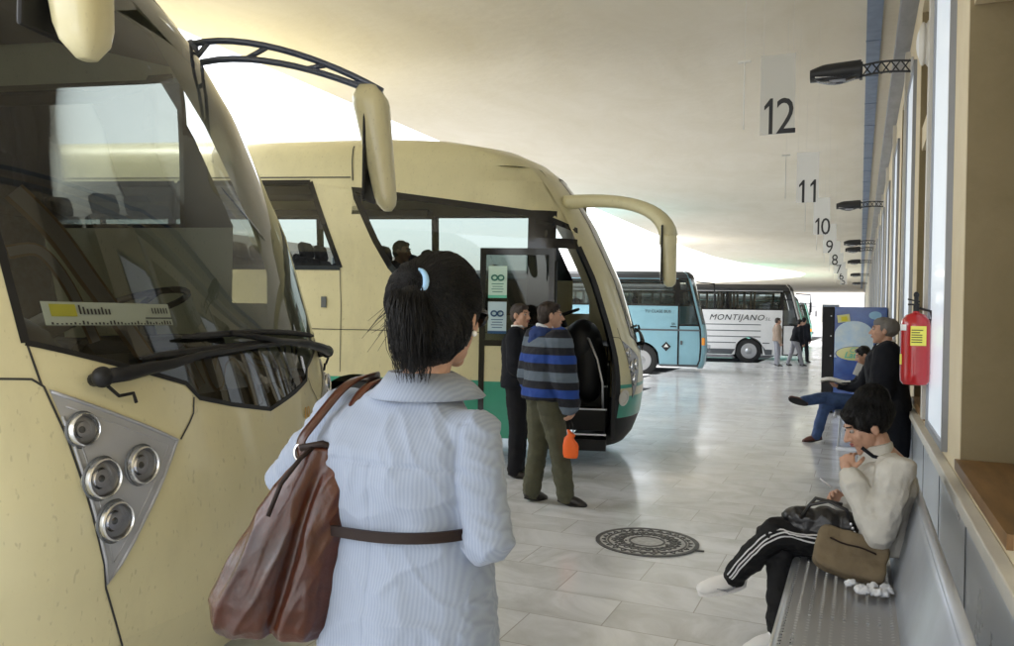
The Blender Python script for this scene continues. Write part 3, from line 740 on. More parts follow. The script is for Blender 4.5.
    f = fw.build('side_window', M['side_glass'], r, smooth=True)
    fr = MB()
    path = [(wl(z), z) for z in lin(1.65, 2.98, 14)] + [(x, wtop(x)) for x in lin(-3.26, xf(2.45, UD)+.02, 16)][1:]
    ribbon([(S.side(x, z), S.nrm(S.side(x, z))) for x, z in path], .07, .004, fr)
    ribbon([(S.side(x, 1.65), S.nrm(S.side(x, 1.65))) for x in lin(wl(1.65), -1.0, 8)], .08, .004, fr)
    fr.build('frame', M['black_gloss'], f)
    if near:
        cdn = MB(); cdn.grid([[S.front(-UD, z)]+[S.front(-u, z) for u in lin(UD, 1, 6)][1:]+[S.side(DR, z)] for z in lin(.3, 1.45, 14)]); cdo = cdn.build('door', M['cream'], r, smooth=True)
        cdn = MB(); cdn.grid([[S.front(-UD, z)]+[S.front(-u, z) for u in lin(UD, .95, 6)][1:] + [S.side(min(DR, S.xs(z)-.02), z)] for z in lin(1.45, 2.44, 10)]); cdn.build('door_glass', M['side_glass'], cdo, smooth=True)
    bp = MB(); bp.grid([[S.side(x, z, -1, .003) for x in lin(-1.28, -.98, 4)] for z in lin(.30, 2.74, 14)])
    bp.grid([[S.side(x, z, -1, .004) for x in lin(-1.2, xf(2.4, UD), 8)] for z in (2.33, 2.38, 2.44)])
    bp.build('door_post', M['black_gloss'], r, smooth=True)
    # door surround on the pillar side: thick black frame
    ds = MB()
    pp = [(S.front(-UD-.0, z), S.nrm(S.front(-UD, z))) for z in lin(.2 if not near else 1.4, 2.36, 20)]
    ribbon(pp, .07, .006, ds)
    # inner jamb
    if not near: ds.grid([[S.front(-UD, z), S.front(-UD, z)+V((-.05, .16, 0))] for z in lin(.2, 2.4, 20)])
    ds.grid([[S.side(-.99, z), S.side(-.99, z)+V((0, .2, 0))] for z in lin(.2, 2.4, 8)])
    ds.build('door_surround', M['black_plastic'], r, smooth=True)
    # rear windows right, with pillars; left side windows
    for sg in (-1, 1):
        xs_ = [-3.77, -5.4, -7.0, -8.6, -10.2, -11.7] if sg < 0 else [-1.25, -2.9, -4.6, -6.3, -8.0, -9.7, -11.7]
        for i in range(len(xs_)-1):
            a, b = xs_[i+1], xs_[i]
            g = MB()
            if sg < 0 and i == 0: g.grid([[S.side(x, z, sg) for x in lin(a+.02, rear(z)-.0, 6)] for z in lin(2.1, 3.07, 6)])
            else: g.grid([[S.side(x, z, sg) for x in lin(a+.02, b-.02, 6)] for z in lin(2.1, 3.07 if sg < 0 else 2.98, 6)])
            go = g.build('side_window', M['side_glass'], r, smooth=True)
            h = MB(); zt = 3.07 if sg < 0 else 2.98
            b2 = (lambda z: rear(z)) if (sg < 0 and i == 0) else (lambda z: b-.02)
            loop = [(a+.02, z) for z in lin(2.1, zt, 6)]; ribbon([(S.side(x, z, sg), S.nrm(S.side(x, z, sg))) for x, z in loop], .07, .003, h)
            loop = [(b2(z), z) for z in lin(2.1, zt, 6)]; ribbon([(S.side(x, z, sg), S.nrm(S.side(x, z, sg))) for x, z in loop], .06, .003, h)
            for zz in (2.1, zt): ribbon([(S.side(x, zz, sg), S.nrm(S.side(x, zz, sg))) for x in lin(a+.02, b2(zz), 6)], .05, .0035, h)
            h.build('frame', M['black_gloss'], go)
        if sg > 0:
            g = MB(); g.grid([[S.side(x, z, 1, .002) for x in lin(-1.27, S.xs(z), 4)] for z in lin(2.1, 2.98, 5)]); 
            g.build('corner_panel', M['black_gloss'], r, smooth=True)
        if sg < 0:
            g = MB(); g.grid([[S.side(x, z, -1) for x in (-12, -11.7)] for z in (2.1, 3.07)]); g.build('rear_corner', M['cream'], r)
    # panel gaps
    pg = MB()
    def fline(pts, wd=.007):
        full = []
        for (ya, za), (yb_, zb_) in zip(pts, pts[1:]):
            for i in range(8): full.append((ya+(yb_-ya)*i/8, za+(zb_-za)*i/8))
        full.append(pts[-1]); ribbon([(S.fy(y, z), S.nrm(S.fy(y, z))) for y, z in full], wd, .0025, pg)
    for s_ in (-1, 1):
        fline([(s_*1.11, 1.39), (s_*1.02, 1.384), (s_*.995, 1.36), (s_*.873, .715), (s_*.79, .50), (s_*.76, .3)])
        fline([(s_*1.0, 1.365), (s_*1.013, 1.49)])
        fline([(s_*.48, 1.285), (s_*.50, 1.23), (s_*.58, 1.147)])
    def sline(pts, wd=.008, sg=-1): 
        full = []
        for (xa, za), (xb, zb_) in zip(pts, pts[1:]):
            for i in range(8): full.append((xa+(xb-xa)*i/8, za+(zb_-za)*i/8))
        full.append(pts[-1]); ribbon([(S.side(x, z, sg), S.nrm(S.side(x, z, sg))) for x, z in full], wd, .0065, pg)
    sline([(-3.27, 3.08), (-3.3, 3.3), (-3.32, 3.5)], .014); sline([(-12, 3.15), (-3.3, 3.12)], .014)
    sline([(-3.37, 2.1), (-3.35, 1.7), (-3.35, .95)]); sline([(-12, 1.42), (-1.3, 1.42)]); sline([(-4.9, 2.1), (-4.9, .4)]); sline([(-6.4, 2.0), (-6.4, .4)])
    pg.build('panel_gap', M['dark_trim'], r)
    MB().box((-3.55, -1.283, 1.72), (.06, .01, .12)).build('side_marker', M['grey_stripe'], r)
    # headlight clusters
    for s_ in (-1, 1):
        A, B_, C_ = (s_*.985, 1.352), (s_*.59, 1.150), (s_*.873, .722)
        hb = MB(); n = 10; grid = []
        def bary(a, b): return (A[0]*(1-a-b)+B_[0]*a+C_[0]*b, A[1]*(1-a-b)+B_[1]*a+C_[1]*b)
        idx = {}; vs = []; fs = []
        for i in range(n+1):
            for j in range(n+1-i):
                y, z = bary(i/n, j/n); idx[i, j] = len(vs); vs.append(S.fy(y, z, .004))
        for i in range(n):
            for j in range(n-i):
                fs.append((idx[i, j], idx[i+1, j], idx[i, j+1]))
                if i+j < n-1: fs.append((idx[i+1, j], idx[i+1, j+1], idx[i, j+1]))
        hb.add(vs, fs); ho = hb.build('headlight_housing', M['silver_paint'], r, smooth=True)
        rb = MB()
        cen = bary(1/3, 1/3)
        for k, (ins, wd, of) in enumerate(((.97, .012, .009), (.80, .006, .007))):
            q = [(cen[0]+(p[0]-cen[0])*ins, cen[1]+(p[1]-cen[1])*ins) for p in (A, B_, C_, A)]
            full = []
            for (ya, za), (yb_, zb_) in zip(q, q[1:]):
                for i in range(8): full.append((ya+(yb_-ya)*i/8, za+(zb_-za)*i/8))
            rb.tube([S.fy(y, z, of-.004) for y, z in full], wd/2, 6)
        rb.build('bezel', M['silver_paint'], ho, smooth=True)
        for (y, z, rr) in ((.922, 1.222, .047), (.885, 1.065, .057), (.752, 1.086, .056), (.855, .925, .056)):
            y *= s_; p = S.fy(y, z); ax = (S.nrm(p)+V((.9, 0, 0))).normalized()
            q = MB(); q.lathe(p, [(rr*1.12, -.02), (rr*1.14, .010), (rr*1.10, .022), (rr*1.02, .026), (rr*.94, .020), (rr*.90, .004), (rr*.86, -.03), (rr*.5, -.04), (.002, -.045)], ax, 32, cap=False)
            lo_ = q.build('headlight', M['bright_steel'], ho, smooth=35)
            q = MB(); q.lathe(p, [(rr*.62, -.025), (rr*.62, .004), (rr*.52, .010), (rr*.50, -.01), (rr*.2, -.02)], ax, 24, cap=False); q.build('reflector', M['chrome'], lo_, smooth=40)
            q = MB(); q.ell(p+ax*.0, (.012, .012, .012)); q.build('bulb', M['grey_stripe'], lo_, smooth=True)
            q = MB(); q.lathe(p, [(rr*.95, .014), (rr*.7, .022), (rr*.35, .026), (.002, .027)], ax, 28, cap=False); q.build('lens', M['lens_glass'], lo_, smooth=True)
            q = MB(); q.lathe(p, [(rr*1.24, .001), (rr*1.26, .005), (rr*1.17, .008)], ax, 30, cap=False); q.build('recess_ring', M['grey_stripe'], lo_, smooth=True)
    # wipers
    for s_, pts in ((-1, [(-.855, 1.372), (-.78, 1.378), (-.70, 1.39), (-.60, 1.40), (-.45, 1.425), (-.1, 1.445), (.35, 1.45)] if near else [(-.30, 1.30), (-.2, 1.33), (-.1, 1.36), (.1, 1.40), (.35, 1.44)]),
                    (1, [(.90, 1.38), (.80, 1.39), (.65, 1.41), (.4, 1.44), (.1, 1.46), (-.25, 1.50)])):
        wp = MB(); k = len(pts)
        wp.tube([S.fy(y, z, .055) for y, z in pts], [.026, .026, .023, .018, .014, .011, .009][:k], 10)
        wp.ell(S.fy(*pts[0], .05), (.034, .034, .034)); wp.cyl(S.fy(*pts[0], .02), .022, .08, S.nrm(S.fy(*pts[0])), 12)
        wq = wp.build('wiper', M['black_plastic'], r, smooth=True)
        bl = MB(); ya = pts[2][0]; yb_ = pts[-1][0]+(-s_)*.25; zz = 1.43 if s_ < 0 else 1.475
        bl.tube([S.fy(ya+(yb_-ya)*i/14, zz+.02*math.sin(i/14*PI)+.02*i/14, .028) for i in range(15)], [.006]+[.013]*13+[.005], 6)
        bl.build('blade', M['rubber'], wq)
        nz_ = MB(); nz_.tube([S.fy(pts[0][0]+.01, pts[0][1]-.03, .05), S.fy(pts[0][0]+.05*-s_, pts[0][1]-.06, .03), S.fy(pts[0][0]+.10*-s_, pts[0][1]-.055, .03), S.fy(pts[0][0]+.11*-s_, pts[0][1]-.085, .02)], .006, 6); nz_.build('washer_hose', M['black_plastic'], wq)
    # mirrors
    if near: specs = [(-1, (.12, -1.36), 2.22, 2.95), (1, (-.05, 1.34), 2.2, 2.86)]
    else: specs = [(-1, (.20, -1.32), 1.93, 2.58), (1, (.38, 1.36), 2.12, 2.72)]
    if not near: specs = specs[:1]
    for s_, (mx_, my_), z0, z1 in specs:
        arm = MB()
        a0 = (S.fy(s_*1.0, 3.05, .01) if s_ > 0 else V((-1.02, s_*1.10, 3.14))) if near else S.front(s_*.55, 2.86 if s_ < 0 else 2.93)+V((-.02, 0, 0)); a3 = V((mx_, my_, z1+.04)) if near else V((mx_, my_, z1-.16))
        def bez(t, dz=0):
            a1 = a0+V((.35, s_*.02, .10 if near else .03)); a2 = a3+V((-.25, 0, .13)) if near else a3+V((-.02, 0, .46))
            return a0*(1-t)**3+a1*3*t*(1-t)**2+a2*3*t*t*(1-t)+a3*t**3+V((0, 0, dz))
        if near and s_ > 0:
            arm.tube([bez(t, .05*(1-t)) for t in lin(0, 1, 14)], .020, 8); arm.tube([bez(t, -.07*(1-t*.6)) for t in lin(0, 1, 14)], .020, 8)
            for t in (.1, .38, .66, .9): arm.tube([bez(t, .05*(1-t)), bez(t-.1, -.07*(1-t*.6))], .015, 6)
            arm.ell(bez(0), (.05, .03, .08)); am = M['navy_arm']
        else:
            arm.loft([[bez(t)+V((0, (.06+.03*t)*math.cos(a), 0))+V((.095*t*t*math.sin(a), 0, (.08-.03*t)*math.sin(a))) for a in lin(0, 2*PI*15/16, 15)] for t in lin(0, 1, 16)]); am = M['cream']
        ao = arm.build('mirror_arm', am, r, smooth=True)
        h = MB(); sec = []
        tp_, bt_ = (.115, .060) if near else (.10, .065)
        for i in range(21):
            t = i/20; z = z0+((z1+.07 if near else z1-.06)-z0)*t; e_ = min(1, (t/.08)**.5*.6+.4) if t < .08 else (max(.25, (1-((t-.84)/.16)**2))**.5 if t > .84 else 1)
            wdt = (bt_+(tp_-bt_)*t)*e_; dp = (.055+.055*t)*e_ if near else (.065+.03*t)*e_; cx = mx_-.13*(t-.35)*(1 if near and s_ > 0 else .8) if near else mx_+.02-.03*t
            sec.append([(cx+dp*math.copysign(abs(math.cos(a))**.7, math.cos(a)), my_+wdt*math.copysign(abs(math.sin(a))**.7, math.sin(a)), z) for a in lin(0, 2*PI*19/20, 19)])
        h.loft(sec); hh = h.build('mirror_housing', M['cream'], ao, smooth=True)
        g = MB(); g.box((mx_-.078, my_, (z0+z1)/2+.02), (.012, .17, (z1-z0)*.82)); g.build('mirror_glass', M['chrome'], ao, bevel=.01)
        g = MB(); g.box((mx_-.072, my_, (z0+z1)/2+.02), (.018, .20, (z1-z0)*.9)); g.build('mirror_rim', M['black_plastic'], ao, bevel=.01)
    # interior
    it = MB(); it.box((-6.6, 0, 1.08), (10.8, 2.44, .06)); it.build('interior_floor', M['interior_dark'], r)
    it = MB(); it.grid([[V((x, y*(1 if x < -1.7 else .93), 3.18+.1*(1-(y/1.05)**2) - (0 if x < -2 else (x+2)*.25))) for y in lin(-1.05, 1.05, 12)] for x in lin(-11.9, -2.2, 8)+[-2.0, -1.6, -1.3, -1.02]]); it.build('interior_ceiling', M['interior_dark'], r)
    it = MB(); 
    for sg in (-1, 1): it.box((-7.2, sg*.98, 2.98), (8.6, .34, .10))
    it.build('luggage_rack', M['interior_dark'], r, bevel=.02)
    ds_ = MB()
    ds_.grid([[S.fy(y, z, -.06) for y in lin(-1.02, 1.10, 20)] for z in (1.05, 1.30)])
    ds_.grid([[S.fy(y, 1.30, -.06), S.fy(y, 1.36, -.3), S.fy(y, 1.42, -.06)*1+V((-.62, 0, 0)), S.fy(y, 1.1, -.06)*1+V((-.70, 0, 0))] for y in lin(-.95, 1.08, 20)])
    dsh = ds_.build('dashboard', M['black_plastic'], r, smooth=40)
    bx = MB(); bx.box((-.95, .55, 1.33), (.35, .8, .28)); bx.build('instrument_hood', M['black_plastic'], dsh, bevel=.05)
    sw = MB(); c = V((-1.05, .55, 1.62)); ax = V((-.35, 0, .94)).normalized(); u_ = V((0, 1, 0)); w_ = ax.cross(u_)
    sw.tube([c+(u_*math.cos(a)+w_*math.sin(a))*.24 for a in lin(0, 2*PI, 28)], .017, 8, cap=False)
    for a in (0, 2.1, 4.2): sw.tube([c, c+(u_*math.cos(a)+w_*math.sin(a))*.24], .014, 6)
    sw.tube([c, c-ax*.35], .04, 8); sw.build('steering_wheel', M['dark_trim'], r, smooth=True)
    def seat(x, y, z=1.1, name='passenger_seat'):
        q = MB(); q.box((x, y, z+.42), (.46, .44, .14)); q.box((x-.27, y, z+.78), (.13, .44, .74), rot=Matrix.Rotation(R(-14), 3, 'Y')); q.box((x-.36, y, z+1.22), (.10, .30, .20), rot=Matrix.Rotation(R(-14), 3, 'Y')); q.box((x, y, z+.18), (.3, .3, .36))
        return q
    s0 = seat(-1.55, .60, .95).build('driver_seat', M['seat_fabric'], r, bevel=.05)
    base_me = None
    for i in range(11):
        for y in (-.88, -.43, .43, .88):
            x = -2.75-.82*i
            if base_me is None:
                q = seat(0, 0).build('passenger_seat', M['seat_fabric'], r, bevel=.05); base_me = q
            else: q = base_me.copy(); col.objects.link(q)
            q.parent = r; q.location = (x, y, .0)
    # entry steps
    stp = MB()
    hs_ = [.36, .60, .83, 1.06]
    for i, h_ in enumerate(hs_):
        y0 = -1.24+.26*i; y1 = -1.24+.26*(i+1) if i < 3 else -.1
        stp.box((-.72, (y0+y1)/2, h_-.12), (.62, y1-y0, .24 if i else .12))
    so_ = stp.build('entry_steps', M['black_plastic'], r)
    ed_ = MB()
    for i, h_ in enumerate(hs_): ed_.box((-.72, -1.245+.26*i, h_-.004), (.62, .03, .016))
    ed_.build('step_edge', M['steel'], so_)
    pn = MB(); pn.grid([[V((-.42+.0*z, y, z)) for y in lin(-1.14, -.5, 3)] for z in (.3, 1.4)])
    pn.prism([(-1.20, .3), (-.55, .3), (-.45, 1.25), (-.75, 1.48), (-1.0, 1.30), (-1.15, .95)], .04, Matrix(((0, 0, 1, -.36), (1, 0, 0, 0), (0, 1, 0, 0), (0, 0, 0, 1))))
    pn.box((-.9, .0, .7), (1.0, .04, .75)); pn.build('stair_wall', M['black_plastic'], r)
    bag_ = MB(); bag_.ell((-.70, -.72, 1.30), (.22, .28, .28)); bag_.ell((-.62, -.80, 1.05), (.2, .2, .4)); bag_.build('door_console', M['black_plastic'], r, smooth=True)
    hr = MB(); hr.tube([(-.45, -1.12, .62), (-.46, -1.13, .9), (-.52, -1.10, 1.15), (-.62, -.98, 1.36), (-.78, -.8, 1.46)], .014, 8); hr.build('handrail', M['steel'], r, smooth=True)
    hr = MB(); hr.tube([(-.98, -1.12, .7), (-.98, -1.12, 2.2)], .014, 8); hr.build('handrail', M['grey_stripe'], r, smooth=True)
    cs = MB(); cs.box((-.80, -.45, 1.50), (.30, .18, .06), rot=Matrix.Rotation(R(-25), 3, 'Y')); cs.build('ticket_console', M['trim_white'], dsh, bevel=.02)
    # wheels and underside
    for x in (-3.15, -9.4):
        for y in (-1.10, 1.10): wheel(r, x, y, .5, -1 if y < 0 else 1)
    MB().box((-6.4, 0, .45), (10.6, 1.8, .4)).build('chassis', M['black_plastic'], r)
    if not near:
        # door leaf parked beside the body
        yl = -1.37; x0, x1 = -1.77, -.975
        lf = MB(); z0_, z1_ = .30, 2.32
        for (a, b, c_, d_) in ((x0, x0+.06, z0_, z1_), (x1-.06, x1, z0_, z1_), (x0+.06, x1-.06, z1_-.07, z1_), (x0+.06, x1-.06, 1.28, 1.34)): lf.box(((a+b)/2, yl, (c_+d_)/2), (b-a, .045, d_-c_))
        lo2 = lf.build('door_leaf', M['black_gloss'], r)
        MB().box(((x0+x1)/2, yl, .79+.30), (x1-x0-.12, .035, .38)).build('door_panel', M['cream'], lo2)
        MB().box(((x0+x1)/2, yl, .60), (x1-x0-.12, .035, .60)).build('green_panel', M['green_paint'], lo2)
        gp = MB(); gp.box(((x0+x1)/2, yl, 1.795), (x1-x0-.12, .012, .91)); gp.build('door_glass', M['side_glass'], lo2)
        for (zc, mm, ik) in ((1.96, 'poster_mint', 'poster_teal_ink'), (1.58, 'poster_blue', 'poster_blue_ink')):
            px0 = x0+.19
            po = MB().box((px0, yl-.009, zc), (.20, .004, .34)).build('poster', M[mm], lo2)
            lg = MB()
            for sx in (-.034, .034): lg.tube([(px0+sx+.030*math.cos(a), yl-.013, zc+.045+.026*math.sin(a)) for a in lin(0, 2*PI, 20)], .0085, 6, cap=False)
            lg.build('logo', M[ik], po)
            for j in range(4): MB().box((px0, yl-.012, zc-.02-.028*j), (.13-.02*(j % 2), .002, .008)).build('print_line', M[ik], po)
            MB().box((px0, yl-.0125, zc-.155), (.20, .002, .03)).build('poster_band', M['poster_green' if ik[7] == 't' else 'poster_blue_ink'], po)
        gm = MB(); gm.tube([(-1.37, yl, 1.2), (-1.37, yl+.1, 1.2)], .02, 6); gm.tube([(-1.37, yl, .6), (-1.37, yl+.1, .6)], .02, 6); gm.build('door_hinge', M['dark_trim'], lo2)
        # side lamps at the nose corner
        p = S.front(-.60, .74, .004); q = MB(); q.lathe(p, [(.085, .0), (.09, .01), (.06, .02), (.05, .012), (.004, .02)], S.nrm(p), 24); q.build('corner_lamp', M['trim_white'], r, smooth=40)
    else:
        S_OFF = .003
        # destination card and windscreen reflections painted as coloured ribbons behind the glass
        cd = MB(); cd.grid([[S.fy(y, z, S_OFF) for y in lin(-.955, -.50, 12)] for z in (1.545, 1.62)]); co = cd.build('destination_card', M['dull_card'], r)
        q = MB(); q.grid([[S.fy(y, z, S_OFF+.002) for y in lin(-.935, -.86, 4)] for z in (1.573, 1.612)]); q.build('yellow_square', M['dull_yellow'], co)
        q = MB(); q.grid([[S.fy(y, z, S_OFF+.003) for y in lin(-.50, -.62, 4)] for z in (1.567, 1.571)])
        for i in range(9):
            y = -.852+.012*i + (.12 if i > 4 else 0)*0; hh_ = random.choice((.018, .024, .03))
            q.grid([[S.fy(yy, z, S_OFF+.003) for yy in (y, y+.006)] for z in (1.58, 1.58+hh_)])
        for i in range(6): 
            y = -.585+.013*i; q.grid([[S.fy(yy, z, S_OFF+.003) for yy in (y, y+.005)] for z in (1.585, 1.605)])
        for i in range(34):
            y = -.94+.0128*i; q.grid([[S.fy(yy, z, S_OFF+.003) for yy in (y, y+.006)] for z in (1.547, 1.547+random.uniform(.004, .014))])
        q.build('print', M['ink'], co)
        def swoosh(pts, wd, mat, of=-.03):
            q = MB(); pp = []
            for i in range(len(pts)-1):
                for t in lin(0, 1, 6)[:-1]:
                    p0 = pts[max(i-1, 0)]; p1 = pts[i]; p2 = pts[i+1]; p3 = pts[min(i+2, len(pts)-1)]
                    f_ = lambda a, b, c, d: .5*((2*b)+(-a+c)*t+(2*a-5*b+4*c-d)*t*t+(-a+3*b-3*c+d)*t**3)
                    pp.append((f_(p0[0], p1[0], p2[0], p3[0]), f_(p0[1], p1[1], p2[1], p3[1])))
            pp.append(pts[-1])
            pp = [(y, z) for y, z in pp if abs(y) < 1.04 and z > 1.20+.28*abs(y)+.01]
            ribbon([(S.fy(y, z), S.nrm(S.fy(y, z))) for y, z in pp], wd, of, q); q.build('reflection_ribbon', M[mat], r)
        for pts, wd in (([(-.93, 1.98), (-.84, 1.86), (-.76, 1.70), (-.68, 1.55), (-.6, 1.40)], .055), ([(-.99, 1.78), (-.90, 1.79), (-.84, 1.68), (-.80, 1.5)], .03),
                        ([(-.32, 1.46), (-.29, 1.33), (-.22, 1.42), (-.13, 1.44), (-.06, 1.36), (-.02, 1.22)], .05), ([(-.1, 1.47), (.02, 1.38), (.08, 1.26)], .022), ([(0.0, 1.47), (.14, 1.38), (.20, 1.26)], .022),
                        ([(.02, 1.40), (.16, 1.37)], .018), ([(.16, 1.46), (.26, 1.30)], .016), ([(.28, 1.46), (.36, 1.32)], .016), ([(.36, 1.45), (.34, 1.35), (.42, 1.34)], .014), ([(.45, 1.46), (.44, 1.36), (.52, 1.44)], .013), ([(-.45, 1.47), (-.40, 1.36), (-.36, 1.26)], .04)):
            swoosh(pts, wd*1.5, 'reflection_tan', -.034); swoosh(pts, wd, 'reflection_lilac', -.03)
        tx = text('number_print', '10', .075, (0, 0, 0), mat=M['gold_print'], parent=r, ext=.001)
        p = S.fy(.36, 1.11, .004); nn = S.nrm(p); tx.matrix_local = Matrix.Translation(p) @ Matrix.Rotation(math.atan2(nn.y, nn.x)+PI/2, 4, 'Z')
        lt = empty('x', (0, 0, 0)); bpy.data.objects.remove(lt)
    return r
C1 = (-2.23, 2.69, 0); C2 = (-2.38, 9.5, 0)
cream_coach(C1, 'cream coach nose filling the left foreground with big raked windscreen', True)
cream_coach(C2, 'cream and green coach with open front door, men standing beside it', False, R(15.5))

def box_coach(kind, loc, label, H=3.05):
    S = Shell([(.15, -.12), (.35, -.03), (.8, 0), (1.35, -.03), (1.5, -.08), (2.75, -.40), (2.92, -.46), (H-.04, -.56), (H, -1.2)],
              [(.15, 1.20), (.3, 1.25), (2.0, 1.25), (2.75, 1.20), (2.92, 1.15), (H-.04, 1.0), (H, .02)], .22, 3.0)
    main = {'blue': 'pale_blue_paint', 'white': 'white_paint', 'teal': 'teal_paint'}[kind]
    r = empty('coach', loc, BETA, label=label, cat='bus', group='older square coaches parked farther along')
    L = S.L; cx = -2.75 if kind != 'white' else -1.95+0
    wx = (-1.98,) if kind == 'blue' else (-2.2,)
    zw0, zw1 = (1.98 if kind == 'blue' else 2.02), 2.78
    body = MB()
    cxs = [wx[0], wx[0]-5.8]
    def low(x):
        for c in cxs:
            if abs(x-c) < .56: return max(.2, .35+math.sqrt(max(0, .56**2-(x-c)**2)))
        return .2
    xx = sorted(set(lin(-L, -.22, 50)+[q for c in cxs for q in lin(c-.56, c+.56, 20)]))
    for sg in (-1, 1):
        body.grid([[S.side(x, low(x)+(zw0-low(x))*j/6, sg) for j in range(7)] for x in xx])
        body.grid([[S.side(x, z, sg) for x in lin(S.xs(z), -L, 8)] for z in lin(zw1, H-.04, 3)])
    body.grid([[S.front(u, z) for u in lin(-1, 1, 24)] for z in [.15, .3, .6, .9, 1.2, 1.45]])
    body.grid([[S.side(x, z, -1) for x in lin(-L, S.xs(z), 3)]+[S.front(u, z) for u in lin(-.97, .97, 20)]+[S.side(x, z, 1) for x in lin(S.xs(z), -L, 3)] for z in [2.92, 2.98, H-.04, H-.01, H]])
    body.grid([[V((-L, -interp(S.W, z), z)), V((-L, interp(S.W, z), z))] for z in [.2, 1, 2, 2.8, H]])
    for sg in (-1, 1): body.grid([[S.front(sg*u, z) for u in (.88, 1)] for z in lin(1.45, 2.92, 5)])
    body.build('body', M[main], r, smooth=35)
    rf = MB(); rf.grid([[S.side(x, z, -1, .006) for x in lin(-L, S.xs(z), 6)] for z in (2.80, 2.92, H-.04)]); rf.grid([[S.front(u, z, .006) for u in lin(-.97, .97, 20)] for z in (2.80, 2.92, H-.04)]); rf.build('roof_band', M['dark_trim'], r)
    g = MB(); g.grid([[S.front(u, z) for u in lin(-.88, .88, 20)] for z in lin(1.45, 2.92, 8)]); g.build('windscreen', M['side_glass'], r, smooth=True)
    dx0, dx1 = -.30, -1.22
    def dxf(z): return S.xs(z)-.02
    # window band
    for sg in (-1, 1):
        k = MB()
        for a, b in [(-.96, -3.05), (-3.10, -4.9), (-4.95, -6.8), (-6.85, -8.7), (-8.75, -10.6), (-10.65, -11.9)]:
            gg = MB(); gg.grid([[S.side(x, z, sg) for x in lin(b+.04, a-.04, 3)] for z in lin(zw0+.04, zw1-.03, 3)]); go = gg.build('side_window', M['side_glass'], r)
            h = MB()
            for x in (a, b): h.grid([[S.side(x+q, z, sg, .003) for q in (-.05, .05)] for z in (zw0, zw1)])
            for z in (zw0, zw1-.05): h.grid([[S.side(x, z+q, sg, .003) for q in (0, .05)] for x in (b, a)])
            h.build('frame', M['black_gloss'], go)
            if kind == 'white' and sg < 0:
                cu = MB()
                for i in range(14):
                    if random.random() < .6: x = b+.1+(a-b-.2)*i/14; cu.box((x, sg*1.12, 2.42), (.09, .02, .72))
                cu.build('curtain', M['tan_jacket'] if random.random() < .5 else M['poster_blue'], r)
    # door with tall glass (right), driver window left
    dg = MB(); zdg = 1.42
    dg.grid([[S.side(x, z, -1, .004) for x in lin(-.86, dxf(z), 4)] for z in lin(zdg, 2.42, 5)]); do = dg.build('door', M['side_glass'], r)
    q = MB(); q.grid([[S.side(x, z, -1, .004) for x in lin(-.86, dxf(z), 4)] for z in lin(2.45, 2.75, 3)]); q.build('door_top_glass', M['side_glass'], do)
    q = MB()
    for f1 in (lambda z: -.89, lambda z: dxf(z)): ribbon([(S.side(f1(z), z), S.nrm(S.side(f1(z), z))) for z in lin(.2, 2.8, 14)], .05, .006, q)
    for z in (zdg, 2.44, 2.78, .22): ribbon([(S.side(x, z), S.nrm(S.side(x, z))) for x in lin(-.89, dxf(z), 4)], .05, .0065, q)
    q.build('door_frame', M['black_gloss'], do)
    q = MB(); q.grid([[S.side(x, z, -1, .002) for x in lin(-.98, -.86, 1)] for z in (zw0, zw1)]); q.build('door_pillar', M['black_gloss'], r)
    pn = MB(); pn.grid([[S.side(x, z, 1, .002) for x in lin(-1.3, dxf(z), 3)] for z in (zw0, zw1)]); pn.build('driver_window', M['side_glass'], r)
    st = MB()
    if kind == 'blue':
        ribbon([(S.side(x, 1.27), V((0, -1, 0))) for x in (-11.9, dxf(1.3))], .05, .008, st)
        [ribbon([(S.side(x, .22), V((0, -1, 0))) for x in sg_], .07, .008, st) for sg_ in ((-11.9, cxs[1]-.56), (cxs[1]+.56, cxs[0]-.56), (cxs[0]+.56, dxf(.3)))]
        st.box((-.80, -1.262, .9), (.06, .02, .12))
        text('lettering', 'TU CLASE BUS', .12, (-1.50, -1.262, 1.78), mat=M['ink'], parent=r, ext=.001)
        text('lettering', 'SA', .10, (-1.04, -1.262, 1.42), mat=M['ink'], parent=r, ext=.001)
        MB().box((-1.04, -1.262, 1.40-.03), (.18, .004, .03)).build('print_line', M['ink'], r)
        em = MB(); em.box((-1.24, -1.258, .78), (.20, .006, .20), rot=Matrix.Rotation(R(45), 3, 'Y')); eo = em.build('emblem', M['ink'], r)
        em = MB(); em.prism([(-.07, 0), (.07, 0), (0, .10)], .003, Matrix(((1, 0, 0, -1.24), (0, 0, -1, -1.2625), (0, 1, 0, .76), (0, 0, 0, 1)))); em.build('emblem_triangle', M['white_card'], eo)
    elif kind == 'white':
        for i, z in enumerate((1.42, 1.17, .93, .68)):
            for sg_ in (((-11.9, -1.75),) if z > .9 else ((-11.9, cxs[1]-.52), (cxs[1]+.52, cxs[0]-.52), (cxs[0]+.52, -1.4))): ribbon([(S.side(x, z), V((0, -1, 0))) for x in sg_], .035, .006, st)
        text('lettering', 'MONTIJANO', .33, (-2.72, -1.262, 1.60), mat=M['ink'], parent=r, shear=.3, ext=.001, sx=1.05, bold=0, space=1.12)
        text('lettering', 'S.L.', .17, (-1.48, -1.262, 1.60), mat=M['grey_stripe'], parent=r, shear=.35, ext=.001)
        sk_ = MB(); S.cols(-11.9, -1.3, lambda x: low(x), lambda x: max(low(x)+.001, .42), n=80, m=1, off=.005, mb=sk_); sk_.build('skirt', M['grey_stripe'], r)
    else:
        ribbon([(S.side(x, 1.2), V((0, -1, 0))) for x in (-11.9, dxf(1.2))], .3, .006, st)
    st.build('stripe', M['grey_stripe'], r)
